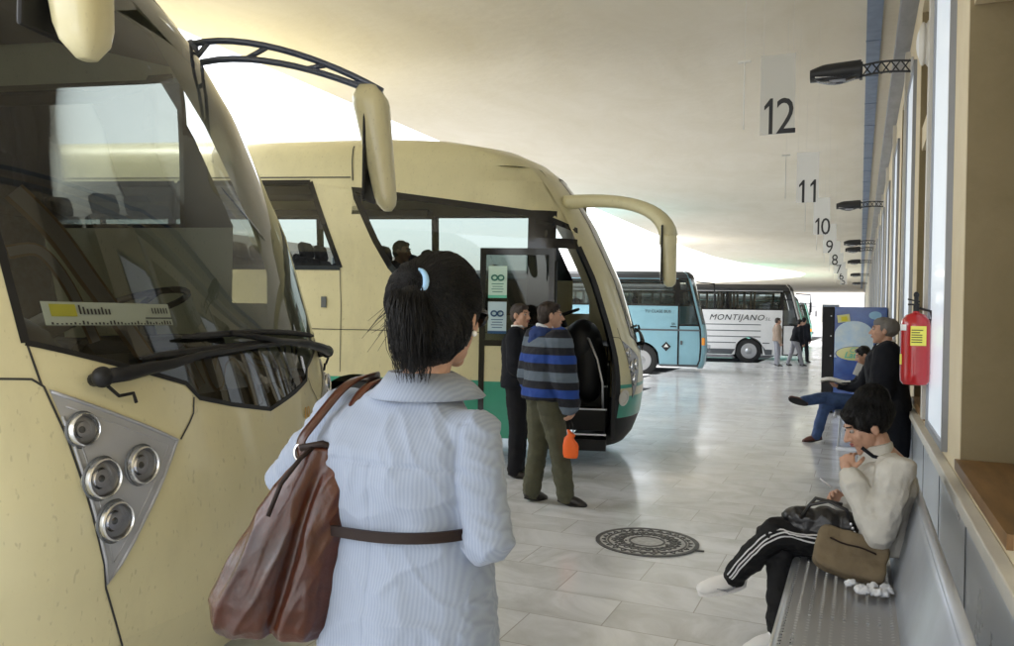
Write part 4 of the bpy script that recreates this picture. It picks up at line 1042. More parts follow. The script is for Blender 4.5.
    p = S.front(-.93, .95, .005); q = MB(); q.box(p, (.14, .06, .22), rz=R(-60)); q.build('indicator', M['orange_lens'], r, bevel=.01)
    q = MB(); q.box((.02, -.85, .75), (.05, .45, .2)); q.build('headlight', M['lens_glass'], r); q = MB(); q.box((.02, .85, .75), (.05, .45, .2)); q.build('headlight', M['lens_glass'], r)
    ax_ = MB(); ax_.tube([(-.40, -1.15, 2.7), (.1, -1.42, 2.65), (.12, -1.42, 2.3)], .02, 8); ao = ax_.build('mirror_arm', M['black_plastic'], r); ax_ = MB(); ax_.box((.12, -1.42, 2.15), (.06, .2, .4)); ax_.build('mirror_housing', M['black_plastic'], ao, bevel=.02)
    for c in cxs:
        for y in (-1.08, 1.08): wheel(r, c, y, .5, -1 if y < 0 else 1)
    MB().box((-6.4, 0, .45), (10.8, 1.7, .4)).build('chassis', M['black_plastic'], r)
    MB().box((-6.3, 0, 1.0), (11, 2.3, .05)).build('interior_floor', M['interior_dark'], r)
    q = MB(); q.box((-.55, 0, 1.3), (.4, 2.1, .3)); q.build('dashboard', M['black_plastic'], r, bevel=.05)
    base = None
    for i in range(10):
        for y in (-.85, .85):
            if base is None:
                q = MB(); q.box((0, y*0, 1.42), (.45, .85, .14)); q.box((-.25, 0, 1.8), (.13, .85, .8), rot=Matrix.Rotation(R(-12), 3, 'Y')); base = q.build('passenger_seat', M['seat_fabric'], r, bevel=.04); q = base
            else: q = base.copy(); col.objects.link(q); q.parent = r
            q.location = (-1.9-.9*i, y*.8, 0)
    return r
def nose(px_corner, n): pass
# the right front corner given, nose centre follows
def from_corner(X, Y): return (X - 1.2*-(-hy) , Y + 1.2*hx, 0)
b3 = box_coach('blue', from_corner(-4.05, 23.95), 'pale blue coach parked behind the cream coaches, black diamond emblem on its side')
b4 = box_coach('white', from_corner(-1.98, 34.3), 'white coach with dark stripes and MONTIJANO lettering on its side', 3.10)
b5 = box_coach('teal', from_corner(-2.9, 51.0), 'teal coach nose behind the white MONTIJANO coach', 3.1)
b6 = box_coach('teal', from_corner(-3.1, 62.5), 'farthest green coach, only its nose showing', 2.9)

# ------------------------------------------------------------------ far setting
def building(name, label, x, y, w_, d_, h_, mat, floors, nw, axis):
    o = empty(name, (x, y, -.17), label=label, cat='building')
    MB().box((0, 0, h_/2), (d_, w_, h_) if axis == 'X' else (w_, d_, h_)).build('wall', mat, o)
    MB().box((0, 0, h_+.15), ((d_, w_) if axis == 'X' else (w_, d_))[0:1] + ((d_, w_) if axis == 'X' else (w_, d_))[1:2] + (.3,)).build('roof', M['render_pink'], o)
    for f in range(floors):
        for i in range(nw):
            t = -w_/2 + w_*(i+.5)/nw; z = (f+.55)*h_/floors
            if axis == 'X': c, s_ = (d_/2, t, z), (.06, w_/nw*.4, h_/floors*.5)
            else: c, s_ = (t, -d_/2, z), (w_/nw*.4, .06, h_/floors*.5)
            fo = MB().box(c, s_).build('window', M['trim_white'], o)
            s2 = tuple(v*.85 if v > .1 else v+.02 for v in s_); MB().box(c, s2).build('pane', M['pane_dark'], fo)
    return o
building('apartment_block', 'pale apartment block across the yard beyond the coaches', -46, 12, 40, 10, 9, M['render_wall'], 3, 9, 'X')
building('apartment_block', 'cream apartment block farther along beyond the yard', -50, 60, 36, 10, 7.5, M['render_pink'], 3, 8, 'X')
building('station_block', 'white building closing the far end of the station', -6, 108, 44, 8, 5, M['render_wall'], 1, 8, 'Y')
for i, (x, y) in enumerate([(-9.5, 84), (-18, 88)]):
    c = MB(); c.lathe((0, 0, 0), [(.28, 0), (.28, .1), (.2, .14), (.2, 4.7), (.34, 5.0)], n=20)
    o = c.build('column', M['render_wall'], smooth=40); o.location = (x, y, -.17); tag(o, ['white round column under the far canopy beyond the last coach', 'white round column farthest left under the far canopy'][i], 'column', 'white columns under the far canopy')

# ------------------------------------------------------------------ people
def lerp(a, b, t): return V(a)*(1-t)+V(b)*t
def ridge(p): return 1-abs(noise.noise(p))*2.2
def fold(amp, fx=7, fz=16, seed=0):
    def f(co, n):
        rg = max(0, ridge(V((co.x*fx*.8+seed-co.z*3, co.y*fx*.8, co.z*fz*.7+co.x*4))))**2+.5*max(0, ridge(V((co.x*fx*1.7, co.y*fx*1.7+seed, co.z*fz*1.3-co.x*6))))**2
        p = V((co.x*fx+seed, co.y*fx, co.z*fz)); a = noise.noise(p); b = noise.noise(p*2.3+V((3, 1, 2)))
        return amp*(a*1.1 + .4*b + .55*rg - .3)
    return f
def head_geo(mb, c, f, neck, tilt=0, s=1.0):
    """f horizontal facing direction; tilt > 0 looks down"""
    f = V(f).normalized(); rt = V((f.y, -f.x, 0)).normalized()
    fd = (f*math.cos(tilt)-V((0, 0, 1))*math.sin(tilt)); up = rt.cross(fd).normalized()
    Mx = Matrix((rt, fd, up)).transposed(); c = V(c)
    L_ = lambda x, y, z: c + Mx @ V((x, y, z))*s
    sz = lambda *a: tuple(q*s for q in a)
    mb.ell(L_(0, -.015, .022), sz(.074, .093, .088), Mx, 18, 12)
    mb.ell(L_(0, .028, -.02), sz(.060, .066, .088), Mx, 18, 12)
    mb.ell(L_(0, .045, -.075), sz(.040, .045, .035), Mx); mb.ell(L_(0, .075, -.098), sz(.020, .018, .016), Mx)
    mb.cap(L_(0, .088, .012), .010*s, L_(0, .112, -.022), .0125*s); mb.ell(L_(.011, .098, -.027), sz(.009, .011, .008), Mx); mb.ell(L_(-.011, .098, -.027), sz(.009, .011, .008), Mx)
    mb.ell(L_(0, .076, .034), sz(.045, .017, .010), Mx); mb.ell(L_(0, .088, -.052), sz(.024, .013, .013), Mx)
    for q in (-1, 1):
        mb.ell(L_(q*.036, .062, -.018), sz(.022, .022, .024), Mx); mb.ell(L_(q*.076, -.004, -.006), sz(.010, .019, .032), Mx @ Matrix.Rotation(q*.25, 3, 'Z'))
    mb.cap(L_(0, -.022, -.06), .048*s, V(neck), .054*s, 14)
    return Mx, L_
def hand_geo(mb, wrist, d, nrm, side, curl=.4, s=1.0, spread=.12, thumb=.5):
    """d: pointing direction, nrm: palm faces this way, side: +1 if the thumb lies towards d x nrm"""
    w_ = V(wrist); d = V(d).normalized(); nrm = V(nrm); nrm = (nrm-d*nrm.dot(d)).normalized(); lt = d.cross(nrm)*side
    Mx = Matrix((lt, d, nrm)).transposed()
    mb.ell(w_+d*.045*s, (.040*s, .052*s, .015*s), Mx, 14, 10); mb.cap(w_-d*.02, .024*s, w_+d*.03*s, .025*s)
    for k, (off, ln) in enumerate(((.030, .070), (.010, .078), (-.011, .072), (-.030, .056))):
        p = w_+d*(.082-.004*abs(k-1.2))*s+lt*off*s; a = spread*(1.2-k)/2; dd = (d+lt*a).normalized(); c_ = curl*(1+.12*k)
        r0 = .0088*s
        mb.cap(p-dd*.02*s, r0, p, r0*1.05, 8)
        for j, fr in enumerate((.45, .31, .24)):
            dd = (dd*math.cos(c_)+nrm*math.sin(c_)).normalized(); q = p+dd*ln*fr*s
            # keep the finger's own palm normal turning with it
            mb.cap(p, r0, q, r0*.9, 8); p = q; r0 *= .9
            d2 = dd; nrm_k = (nrm-d2*nrm.dot(d2))
            if nrm_k.length > .05: pass
            c_ = curl*(.9 if j == 0 else .6)
            ax = dd.cross(nrm) if dd.cross(nrm).length > .05 else lt
            dd = dd
    p = w_+d*.022*s+lt*.030*s; q = p+(lt*.75+d*.65+nrm*.2*thumb).normalized()*.042*s; t = q+(lt*.25+d*.8+nrm*thumb).normalized()*.030*s; u = t+(d*.8+nrm*thumb*1.3-lt*.1).normalized()*.024*s
    mb.cap(p, .0125*s, q, .0105*s, 8); mb.cap(q, .0105*s, t, .0095*s, 8); mb.cap(t, .0095*s, u, .008*s, 8)
TORSO = [(-.06, .165, .115), (.06, .17, .12), (.22, .155, .11), (.40, .14, .102), (.58, .15, .11), (.76, .168, .118), (.90, .165, .108), (1.0, .135, .085), (1.06, .08, .062), (1.12, .055, .05)]
def torso_geo(mb, P, S, hip_r, sh_r, infl=0, prof=TORSO, t0=-9, t1=9, bow=0):
    P, S = V(P), V(S); rings = []
    for t, hw, hd in prof:
        if t < t0 or t > t1: continue
        lat = lerp(hip_r, sh_r, min(1, max(0, t))).normalized(); ax = (S-P).normalized(); fw = ax.cross(lat).normalized(); c = P+(S-P)*t - fw*bow*math.sin(PI*min(1, max(0, t)))
        rings.append([c+lat*(hw+infl)*math.copysign(abs(math.cos(a))**.85, math.cos(a))+fw*(hd+infl)*math.copysign(abs(math.sin(a))**.85, math.sin(a)) for a in [2*PI*k/24 for k in range(24)]])
    mb.loft(rings)
def standing(x, y, ang, H=1.72, lean=0, sep=.09, stride=0):
    """ang: facing, degrees from +Y towards -X"""
    a = R(ang); f = V((-math.sin(a), math.cos(a), 0)); r = V((f.y, -f.x, 0)); b = V((x, y, 0)); h = lambda k: V((0, 0, k*H))
    J = dict(f=f, r=r, hf=f, H=H, s=H/1.72, P=b+h(.535), S=b+h(.815)+f*lean, neck=b+h(.855)+f*lean*1.1, head=b+h(.935)+f*(lean*1.3+.02), hr=r, sr=r, tilt=.05)
    for q, n in ((-1, 'L'), (1, 'R')):
        st = stride*q
        J['hip'+n] = b+h(.52)+r*q*.085; J['knee'+n] = b+h(.285)+r*q*sep+f*(st*.5+.02); J['ank'+n] = b+h(.045)+r*q*sep+f*st; J['toe'+n] = J['ank'+n]+f*.15+r*q*.03-h(.022)
        J['sh'+n] = J['S']+r*q*.165; J['el'+n] = J['S']+r*q*.215-h(.185)-f*.02; J['wr'+n] = J['S']+r*q*.22-h(.33)+f*.06
        J['hd'+n] = V((0, 0, -1))+f*.15; J['hn'+n] = -r*q; J['curl'+n] = .45
    return J
def person(label, J, cat='person', top='dark_jacket', legs='dark_cloth', shoe='shoe_dark', hair='hair_black', skin='skin', vox=.011, near=False, group=None, top_infl=.022, leg_infl=.014, arm_r=.0, build_top=True, hairfn=None, hem=.0, collar=True, shoes=True, foldamp=.006):
    s = J['s']; base = V(((J['ankL'].x+J['ankR'].x)/2, (J['ankL'].y+J['ankR'].y)/2, 0)) if 'base' not in J else V(J['base'])
    root = empty('person', base, label=label, cat=cat, group=group); off = base
    def put(me, name, mat, par): return link(name, me, M[mat], par, off=off)
    # body
    tb_ = MB(); torso_geo(tb_, J['P'], J['S'], J['hr'], J['sr'], -.008)
    for n in 'LR':
        tb_.cap(J['sh'+n], .046*s, J['el'+n], .034*s); tb_.cap(J['el'+n], .034*s, J['wr'+n], .025*s)
        tb_.cap(J['hip'+n], .070*s, J['knee'+n], .046*s); tb_.cap(J['knee'+n], .045*s, J['ank'+n], .030*s); tb_.cap(J['ank'+n], .026*s, lerp(J['ank'+n], J['toe'+n], .45), .016*s)
    tb_.cap(J['S'], .09, J['neck'], .055)
    m1 = remesh(tb_, max(vox, .009), 3)
    hb = MB(); Mx, L_ = head_geo(hb, J['head'], J['hf'], J['neck'], J.get('tilt', 0), s*J.get('hs', 1.0)); m2 = remesh(hb, .0045 if near else .006, 2)
    ms = [m1, m2]
    for q, n in ((-1, 'L'), (1, 'R')):
        if J.get('nohand'+n): continue
        h_ = MB(); hand_geo(h_, J['wr'+n], J['hd'+n], J['hn'+n], J.get('hside'+n, q), J['curl'+n], s*.97, thumb=J.get('thumb', .5)); ms.append(remesh(h_, .0032 if near else .0042, 1))
    body = put(join_mesh(ms), 'body', skin, root)
    ss = s*J.get('hs', 1.0)
    for q in (-1, 1):
        e = MB(); e.ell(L_(q*.030, .079, .012), (.0125*ss, .010*ss, .009*ss), Mx, 12, 8); eo = e.build('eye', M['eye_white'], body, smooth=True, off=off)
        e = MB(); e.ell(L_(q*.030, .0865, .012), (.0058*ss, .004*ss, .0058*ss), Mx, 10, 6); e.build('iris', M['hair_black'], eo, smooth=True, off=off)
        e = MB(); e.cap(L_(q*.016, .090, .034), .0035*ss, L_(q*.046, .078, .036), .003*ss, 6); e.build('eyebrow', M[hair], body, smooth=True, off=off)
    e = MB(); e.ell(L_(0, .097, -.048), (.020*ss, .008*ss, .0045*ss), Mx, 12, 6); e.ell(L_(0, .096, -.056), (.018*ss, .008*ss, .0055*ss), Mx, 12, 6); e.build('mouth', M['lip'], body, smooth=True, off=off)
    # hair
    hm = MB()
    if hairfn: hairfn(hm, L_, Mx)
    else:
        hm.ell(L_(0, -.022, .034), (.082*ss, .094*ss, .088*ss), Mx, 18, 12); hm.ell(L_(0, -.05, -.02), (.072*ss, .06*ss, .065*ss), Mx)
        hm.ell(L_(0, .045, .082), (.055*ss, .03*ss, .025*ss), Mx)
    hme = remesh(hm, .005 if near else .007, 2, fold(.004, 30, 10))
    if near:
        from mathutils.bvhtree import BVHTree
        bvh = BVHTree.FromPolygons([v.co[:] for v in hme.vertices], [tuple(p_.vertices) for p_ in hme.polygons])
        sb = MB(); tgt = L_(*J.get('hair_to', (0, -.12, -.2))); nst = J.get('strands', 500); sl_ = J.get('strand_len', .05); vs_ = hme.vertices
        for i in range(nst):
            v = random.choice(vs_); q = v.co.copy(); pts_ = []; lift = random.uniform(.0005, J.get('lift', .003)); jit = V((random.uniform(-1, 1), random.uniform(-1, 1), random.uniform(-1, 1)))*J.get('jit', .25)
            for j in range(6):
                loc, nr, ix, ds_ = bvh.find_nearest(q)
                if loc is None: break
                pts_.append(loc+nr*(lift if 0 < j < 5 else -.001)); dd = tgt-loc
                if dd.length < .012: break
                dd = dd.normalized()+jit; dd = dd-nr*dd.dot(nr)
                if dd.length < 1e-4: break
                q = loc+dd.normalized()*sl_/5
            if len(pts_) > 2: sb.tube(pts_, [.0004]+[.0011]*(len(pts_)-2)+[.0004], 3)
        hme = join_mesh([hme, sb.mesh('st')])
    hair_o = put(hme, 'hair', hair, root)
    # trousers
    tr = MB(); torso_geo(tr, J['P'], J['S'], J['hr'], J['sr'], leg_infl, t1=.25)
    for n in 'LR':
        li = leg_infl
        tr.cap(J['hip'+n], .084*s+li, J['knee'+n], .058*s+li); tr.cap(J['knee'+n], .058*s+li, lerp(J['knee'+n], J['ank'+n], 1.0), (.047 if not J.get('slim') else .036)*s+li)
    put(remesh(tr, vox, 2, fold(foldamp, 6, 14, 3)), 'trousers', legs, root)
    if shoes:
        for q, n in ((-1, 'L'), (1, 'R')):
            a, t = J['ank'+n], J['toe'+n]; d = (t-a).normalized(); sh = MB(); heel = a-d*.045-V((0, 0, .0)); 
            dn = J.get('sole'+n, V((0, 0, -1))); dn = (dn-d*dn.dot(d)).normalized(); lt = d.cross(dn)
            fm = Matrix((lt, d, dn)).transposed()
            sh.ell(a+d*.0+dn*.012, (.042, .062, .055), fm); sh.ell(a+d*.075+dn*.022, (.046, .10, .040), fm); sh.ell(a+d*.14+dn*.030, (.045, .058, .032), fm); sh.ell(a-d*.03+dn*.03, (.036, .04, .035), fm)
            so = put(remesh(sh, .007, 2), 'shoe', shoe, root)
            sl2 = MB(); pl = []
            for k in range(20):
                t_ = 2*PI*k/20; yy = .065+.128*math.cos(t_); xx = (.044+.004*math.cos(t_))*math.sin(t_); pl.append(a+d*yy+lt*xx)
            sl2.loft([[p+dn*.048 for p in pl], [p+dn*.066 for p in pl]]); sl2.build('sole', M[J.get('solemat', 'rubber')], so, smooth=40, off=off)
    # top
    if build_top:
        tp = MB(); i = top_infl
        torso_geo(tp, J['P'], J['S'], J['hr'], J['sr'], i, t0=-.1+hem, t1=1.07)
        for n in 'LR':
            tp.cap(lerp(J['S'], J['sh'+n], .5), .075*s, J['sh'+n], .060*s+i*.6); tp.cap(J['sh'+n], .055*s+i, J['el'+n], .044*s+i+arm_r); tp.cap(J['el'+n], .045*s+i+arm_r, lerp(J['el'+n], J['wr'+n], .93), .034*s+i*.75+arm_r)
        put(remesh(tp, vox, 2, fold(foldamp, 9, 12, 8)), 'jacket', top, root)
    return root, body, hair_o, L_, Mx, off
def addp(mb, name, mat, par, off, smooth=True): return mb.build(name, M[mat], par, smooth=smooth, off=off)

# 1 ---- woman in the foreground, seen from behind
J = dict(f=V((.1, .995, 0)), r=V((.99, -.12, 0)), hf=V((.03, 1, 0)), s=1.0, hs=.89, P=V((-.828, 1.415, .93)), S=V((-.835, 1.40, 1.375)), neck=V((-.80, 1.395, 1.45)), head=V((-.765, 1.415, 1.600)),
         hr=V((.99, -.12, 0)), sr=V((.985, -.17, 0)), tilt=.10, base=(-.80, 1.42, 0), hair_to=(.0, -.115, .052), strands=3200, strand_len=.085, lift=.0025, jit=.10)
J.update(hipL=V((-.905, 1.43, .90)), hipR=V((-.755, 1.41, .90)), kneeL=V((-.89, 1.47, .49)), kneeR=V((-.75, 1.40, .49)), ankL=V((-.90, 1.48, .085)), ankR=V((-.71, 1.33, .085)), toeL=V((-.89, 1.63, .045)), toeR=V((-.69, 1.48, .045)),
         shL=V((-.995, 1.43, 1.385)), shR=V((-.675, 1.372, 1.372)), elL=V((-1.215, 1.50, 1.215)), elR=V((-.635, 1.36, 1.185)), wrL=V((-1.22, 1.70, 1.235)), wrR=V((-.745, 1.57, 1.20)),
         hdL=V((.1, .9, .2)), hdR=V((-.6, .7, 0)), hnL=V((1, 0, -.2)), hnR=V((0, 0, 1)), curlL=.5, curlR=.5)
def hair_fg(mb, L_, Mx):
    mb.ell(L_(0, -.020, .034), (.082, .097, .093), Mx, 20, 14); mb.ell(L_(0, -.055, -.04), (.068, .056, .072), Mx); mb.ell(L_(.03, -.022, -.025), (.050, .046, .055), Mx); mb.ell(L_(0, .04, .075), (.062, .045, .035), Mx)
    mb.ell(L_(-.02, -.085, .03), (.06, .06, .07), Mx)
root, body, hair_o, L_, Mx, off = person('dark haired woman with ponytail in striped pale blue coat, seen from behind in the foreground', J, hair='hair_black', near=True, vox=.009, build_top=False, hairfn=hair_fg, legs='jeans')
# coat
ct = MB(); rt, fw = V((.987, -.14, 0)).normalized(), V((.14, .987, 0)).normalized()
rings = []
for z, hw, hd, dx, dy in ((.78, .205, .165, -.01, 0), (.90, .192, .155, -.01, 0), (1.02, .180, .142, -.01, 0), (1.12, .170, .130, -.012, 0), (1.175, .168, .126, -.015, 0), (1.21, .166, .124, -.018, 0), (1.28, .176, .130, -.02, -.005), (1.34, .180, .122, -.022, -.008), (1.385, .168, .100, -.02, -.006), (1.42, .130, .080, -.015, -.002), (1.452, .082, .072, .0, 0), (1.468, .064, .062, .008, 0)):
    c = V((-.818+dx, 1.405+dy, z)); rings.append([c+rt*hw*math.copysign(abs(math.cos(a))**.85, math.cos(a))+fw*hd*math.copysign(abs(math.sin(a))**.85, math.sin(a)) for a in [2*PI*k/32 for k in range(32)]])
ct.loft(rings)
for n in 'LR':
    a_, b_, c_ = J['sh'+n], J['el'+n], J['wr'+n]
    ct.cap(lerp(J['S'], a_, .55)+V((0, 0, -.004)), .056, a_, .052, 16)
    ct.tube([a_+V((0, 0, .02)), lerp(a_, b_, .25), lerp(a_, b_, .6), b_, ], [.050, .054, .050, .047], 18); ct.ell(b_, (.048, .048, .048)); ct.cap(b_, .047, lerp(b_, c_, .5), .043); ct.cap(lerp(b_, c_, .5), .042, lerp(b_, c_, .92), .038)
def coatdisp(co, n):
    z = co.z; u = (co-V((-.82, 1.4, 0))).dot(rt)
    a = noise.noise(V((u*7+z*4, co.y*7, z*4)))*.009
    a += .0055*max(0, ridge(V((u*9-z*7, co.y*5, z*9+u*5))))**2 - .002
    a += .0035*max(0, ridge(V((u*16+z*10, co.y*8+3, z*13))))**2
    if z < 1.17: a += .009*math.sin(u*48+noise.noise(V((u*3, 0, z*2)))*4)*min(1, (1.17-z)/.15)*.6
    elif z < 1.32 and abs(u) < .17: a += .004*math.sin(u*60+z*12)*(1.32-z)/.15      # gathers above the belt
    if u < -.19 or u > .16: a += .004*max(0, ridge(V((u*6, co.y*6, z*26+u*14))))**2
    e = math.exp(-((abs(u-.150-.05*max(0, z-1.3)) )/.005)**2) if 1.2 < z < 1.40 and co.y < 1.40 else 0
    a -= .004*e                                                              # armhole seam
    a -= .0035*math.exp(-((z-1.318+.25*u*u)/.004)**2) if abs(u) < .17 and co.y < 1.4 else 0     # yoke seam
    a -= .003*math.exp(-((u+.004)/.0035)**2) if z < 1.318 and co.y < 1.4 else 0
    return a
coat = link('coat', remesh(ct, .005, 4, coatdisp), M['seersucker'], root, off=off)
# collar
cl = MB(); rowsC = []
for i in range(29):
    a = -PI*.62-PI/2+PI*1.24*i/28 if False else R(-250+320*i/28)
    lift = .5+.5*math.sin(a); c = V((-.805, 1.402, 1.452)); d_ = rt*math.cos(a)+fw*math.sin(a); k = 1+.45*max(0, math.sin(a))
    rowsC.append([c+d_*.060+V((0, 0, .030)), c+d_*.066+V((0, 0, .034)), c+d_*.083*k+V((0, 0, .010)), c+d_*(.102)*k+V((0, 0, -.016))])
cl.grid(rowsC); co_ = cl.build('collar', M['seersucker'], coat, smooth=True, off=off); q = co_.modifiers.new('s', 'SOLIDIFY'); q.thickness = .004
# seams: yoke and back seam
sm = MB(); 
def cring(z, a, o=.004):
    zz = [(.78, .205, .165, -.01), (.90, .192, .155, -.01), (1.02, .180, .142, -.01), (1.12, .170, .130, -.012), (1.175, .168, .126, -.015), (1.21, .170, .126, -.018), (1.28, .184, .133, -.02), (1.35, .190, .126, -.022), (1.395, .176, .106, -.02), (1.425, .135, .088, -.015)]
    hw = interp([(q[0], q[1]) for q in zz], z); hd = interp([(q[0], q[2]) for q in zz], z); dx = interp([(q[0], q[3]) for q in zz], z)
    return V((-.818+dx, 1.400, z))+rt*(hw+o)*math.copysign(abs(math.cos(a))**.85, math.cos(a))+fw*(hd+o)*math.copysign(abs(math.sin(a))**.85, math.sin(a))
# belt
bl = MB(); bl.loft([[cring(1.178+zz+.014*math.cos(a+.4), a, oo+.004) for a in [2*PI*k/48 for k in range(48)]] for zz, oo in ((-.010, .004), (-.010, .010), (.010, .010), (.010, .004))], cap=False)
addp(bl, 'belt', 'leather_dark', coat, off, 40)
# ponytail
pt = MB(); rt0 = L_(-.012, -.118, .045)
pts = [L_(.0, -.10, .05), L_(-.002, -.122, .052), L_(-.002, -.138, .02), L_(.0, -.138, -.03), L_(.0, -.130, -.075), L_(.004, -.122, -.110), L_(.006, -.118, -.135)]
pt.tube(pts, [.018, .016, .025, .031, .028, .018, .006], 14)
for k in range(1300):
    a = random.random()*2*PI; rr = random.uniform(.5, 1.18); q = []
    e = random.uniform(.75, 1.12); ln = random.choice((5, 6, 6, 7))
    for i in range(2, ln):
        R_ = [.020, .018, .028, .036, .034, .030, .026][i]*rr; P_ = V(pts[i]); t = i/6
        q.append(P_+Mx @ V((math.cos(a)*R_*1.0, math.sin(a)*R_, 0))+V((random.uniform(-.004, .004), random.uniform(-.004, .004), -.03*(e-1)*i)))
    if len(q) > 2: pt.tube(q, [.0007]*(len(q)-1)+[.0003], 3)
for k in range(12):   # loose wisps
    a0 = L_(-.0+random.uniform(-.04, .02), -.135, random.uniform(-.02, .03)); d = V((-.05-.05*random.random(), 0, -.03-.05*random.random()))
    pt.tube([a0, a0+d*.5+V((0, 0, .008)), a0+d], [.0010, .0008, .0004], 3)
addp(pt, 'ponytail', 'hair_black', hair_o, off)
tt = MB(); c = L_(-.001, -.124, .053); ax = (Mx @ V((-.1, -1, .15))).normalized(); u_ = ax.orthogonal().normalized(); w_ = ax.cross(u_); tt.tube([c+(u_*math.cos(a)+w_*math.sin(a))*.025 for a in lin(0, 2*PI, 20)], .0075, 8, cap=False)
addp(tt, 'hair_tie', 'hairtie', hair_o, off)
e = MB(); e.ell(L_(.082, .002, -.040), (.006, .006, .006)); addp(e, 'earring', 'pearl', body, off)
e = MB(); 
for q in (-1, 1): e.ell(L_(q*.034, .104, .006), (.026, .006, .022), Mx, 14, 8)
for q in (-1, 1): e.tube([L_(q*.058, .102, .012), L_(q*.079, .06, .014), L_(q*.082, 0, .012)], .0035, 6)
addp(e, 'sunglasses', 'black_gloss', body, off)

# shoulder bag
bo = V((-1.02, 1.29, .95)); bg_ = empty('shoulder_bag', bo, label='large brown leather shoulder bag with two straps hanging behind the woman', cat='bag')
ux = V((.93, .36, 0)).normalized(); uy = V((-.36, .93, 0)).normalized(); bb = MB(); rings = []
def bagpt(u, z): return V((-1.035, 1.29, 0))+ux*u+V((0, 0, z))
for t, cu, hw, hd in ((0, -.03, .060, .03), (.02, -.032, .098, .05), (.08, -.032, .118, .066), (.2, -.026, .128, .074), (.4, -.008, .120, .070), (.6, .020, .100, .058), (.8, .045, .082, .045), (.93, .062, .060, .026), (1.0, .070, .050, .016)):
    z = .955+.375*t; rings.append([bagpt(cu, z)+ux*hw*math.copysign(abs(math.cos(a))**.7, math.cos(a))+uy*hd*math.copysign(abs(math.sin(a))**.8, math.sin(a)) for a in [2*PI*k/28 for k in range(28)]])
bb.loft(rings)
def bagdisp(co, n):
    u = (co-V((-1.035, 1.29, 0))).dot(ux); z = co.z
    k = -.018*math.exp(-((u+.01-.25*(z-1.0))/.013)**2)*min(1, max(0, (1.34-z)/.1))
    k += .007*noise.noise(V((u*9, co.y*6, z*5)))
    k += .006*max(0, ridge(V((u*15-z*5, co.y*6, z*5+2))))**2 + .003*max(0, ridge(V((u*30-z*14, co.y*9, z*9))))**2 - .002
    k += .005*math.sin((u*.8-z*.42)*95)*max(0, (z-1.12)/.22)
    return k
bm_ = link('bag_body', remesh(bb, .0045, 3, bagdisp), M['leather'], bg_, off=bo)
mb = MB(); mb.tube([bagpt(.068-.045, 1.332)-uy*.016, bagpt(.068, 1.342)-uy*.02, bagpt(.11, 1.325)-uy*.012], .007, 8); mb.tube([bagpt(-.02, 1.21)-uy*.075, bagpt(.0, 1.27)-uy*.062, bagpt(.03, 1.315)-uy*.04, bagpt(.05, 1.335)-uy*.02], .0045, 6)
mb.build('zip', M['leather_dark'], bm_, smooth=True, off=bo)
shl = V((-.985, 1.40, 1.452))
for k, (dx, a_) in enumerate(((-.02, bagpt(.02, 1.31)), (.02, bagpt(.10, 1.31)))):
    top = V((-.945+.022*k+dx*.3, 1.425, 1.462-.008*k)); q = MB(); front = V((-.97+dx, 1.53, 1.36)); 
    path = [a_, a_+V((0, 0, .035)), lerp(a_, top, .45)+V((-.012, -.035, .005)), lerp(a_, top, .8)+V((-.005, -.035, .012)), top+V((0, -.015, .004)), top+V((0, .05, -.01)), front, lerp(front, a_, .6)+V((0, .10, 0)), a_+V((0, .06, 0))]
    wdt = .016; pp = []
    for i in range(len(path)-1):
        p0, p1, p2, p3 = path[max(0, i-1)], path[i], path[i+1], path[min(len(path)-1, i+2)]
        for t in lin(0, 1, 5)[:-1]: pp.append(.5*((2*p1)+(-p0+p2)*t+(2*p0-5*p1+4*p2-p3)*t*t+(-p0+3*p1-3*p2+p3)*t**3))
    pp.append(path[-1]); rg = []
    for i, p in enumerate(pp):
        t = (pp[min(i+1, len(pp)-1)]-pp[max(i-1, 0)]).normalized(); b = t.cross(V((-.35, -.9, .5))).normalized(); n_ = b.cross(t).normalized()
        rg.append([p+b*wdt*math.cos(a)+n_*.0045*math.sin(a) for a in [2*PI*j/10 for j in range(10)]])
    q.loft(rg); q.build('strap', M['leather'], bg_, smooth=True, off=bo)
    q = MB(); c = a_+V((0, 0, .01)); q.tube([c+ux*.014*math.cos(a)+V((0, 0, .018*math.sin(a))) for a in lin(0, 2*PI, 16)], .003, 6, cap=False); q.build('buckle', M['chrome'], bg_, smooth=True, off=bo)

# 2 ---- seated woman
J = dict(f=V((-1, 0, 0)), r=V((0, 1, 0)), hf=V((-.94, -.34, 0)), s=.97, hs=1.08, P=V((.10, 4.24, .55)), S=V((.135, 4.26, .915)), neck=V((.10, 4.25, .995)), head=V((.040, 4.235, 1.10)), hr=V((0, 1, 0)), sr=V((.05, 1, 0)), tilt=.45, base=(-.1, 4.2, 0), hair_to=(0, -.10, .13), strands=1300, strand_len=.08, lift=.004, jit=.22)
J.update(hipL=V((.06, 4.14, .54)), hipR=V((.06, 4.31, .53)), kneeL=V((-.36, 4.10, .570)), kneeR=V((-.335, 4.20, .475)), ankL=V((-.575, 4.26, .270)), ankR=V((-.325, 4.03, .10)), toeL=V((-.72, 4.20, .235)), toeR=V((-.46, 3.97, .055)),
         shL=V((.165, 4.08, .915)), shR=V((.13, 4.43, .90)), elL=V((.10, 4.00, .635)), elR=V((.03, 4.44, .60)), wrL=V((-.035, 4.085, .895)), wrR=V((-.06, 4.31, .70)),
         hdL=V((-.12, .45, .88)), hnL=V((.3, .9, -.4)), hdR=V((-.55, -.35, .55)), hnR=V((.2, -.8, -.3)), curlL=.85, curlR=.9, soleL=V((-.35, .1, -.9)), solemat='shoe_white', thumb=.9)
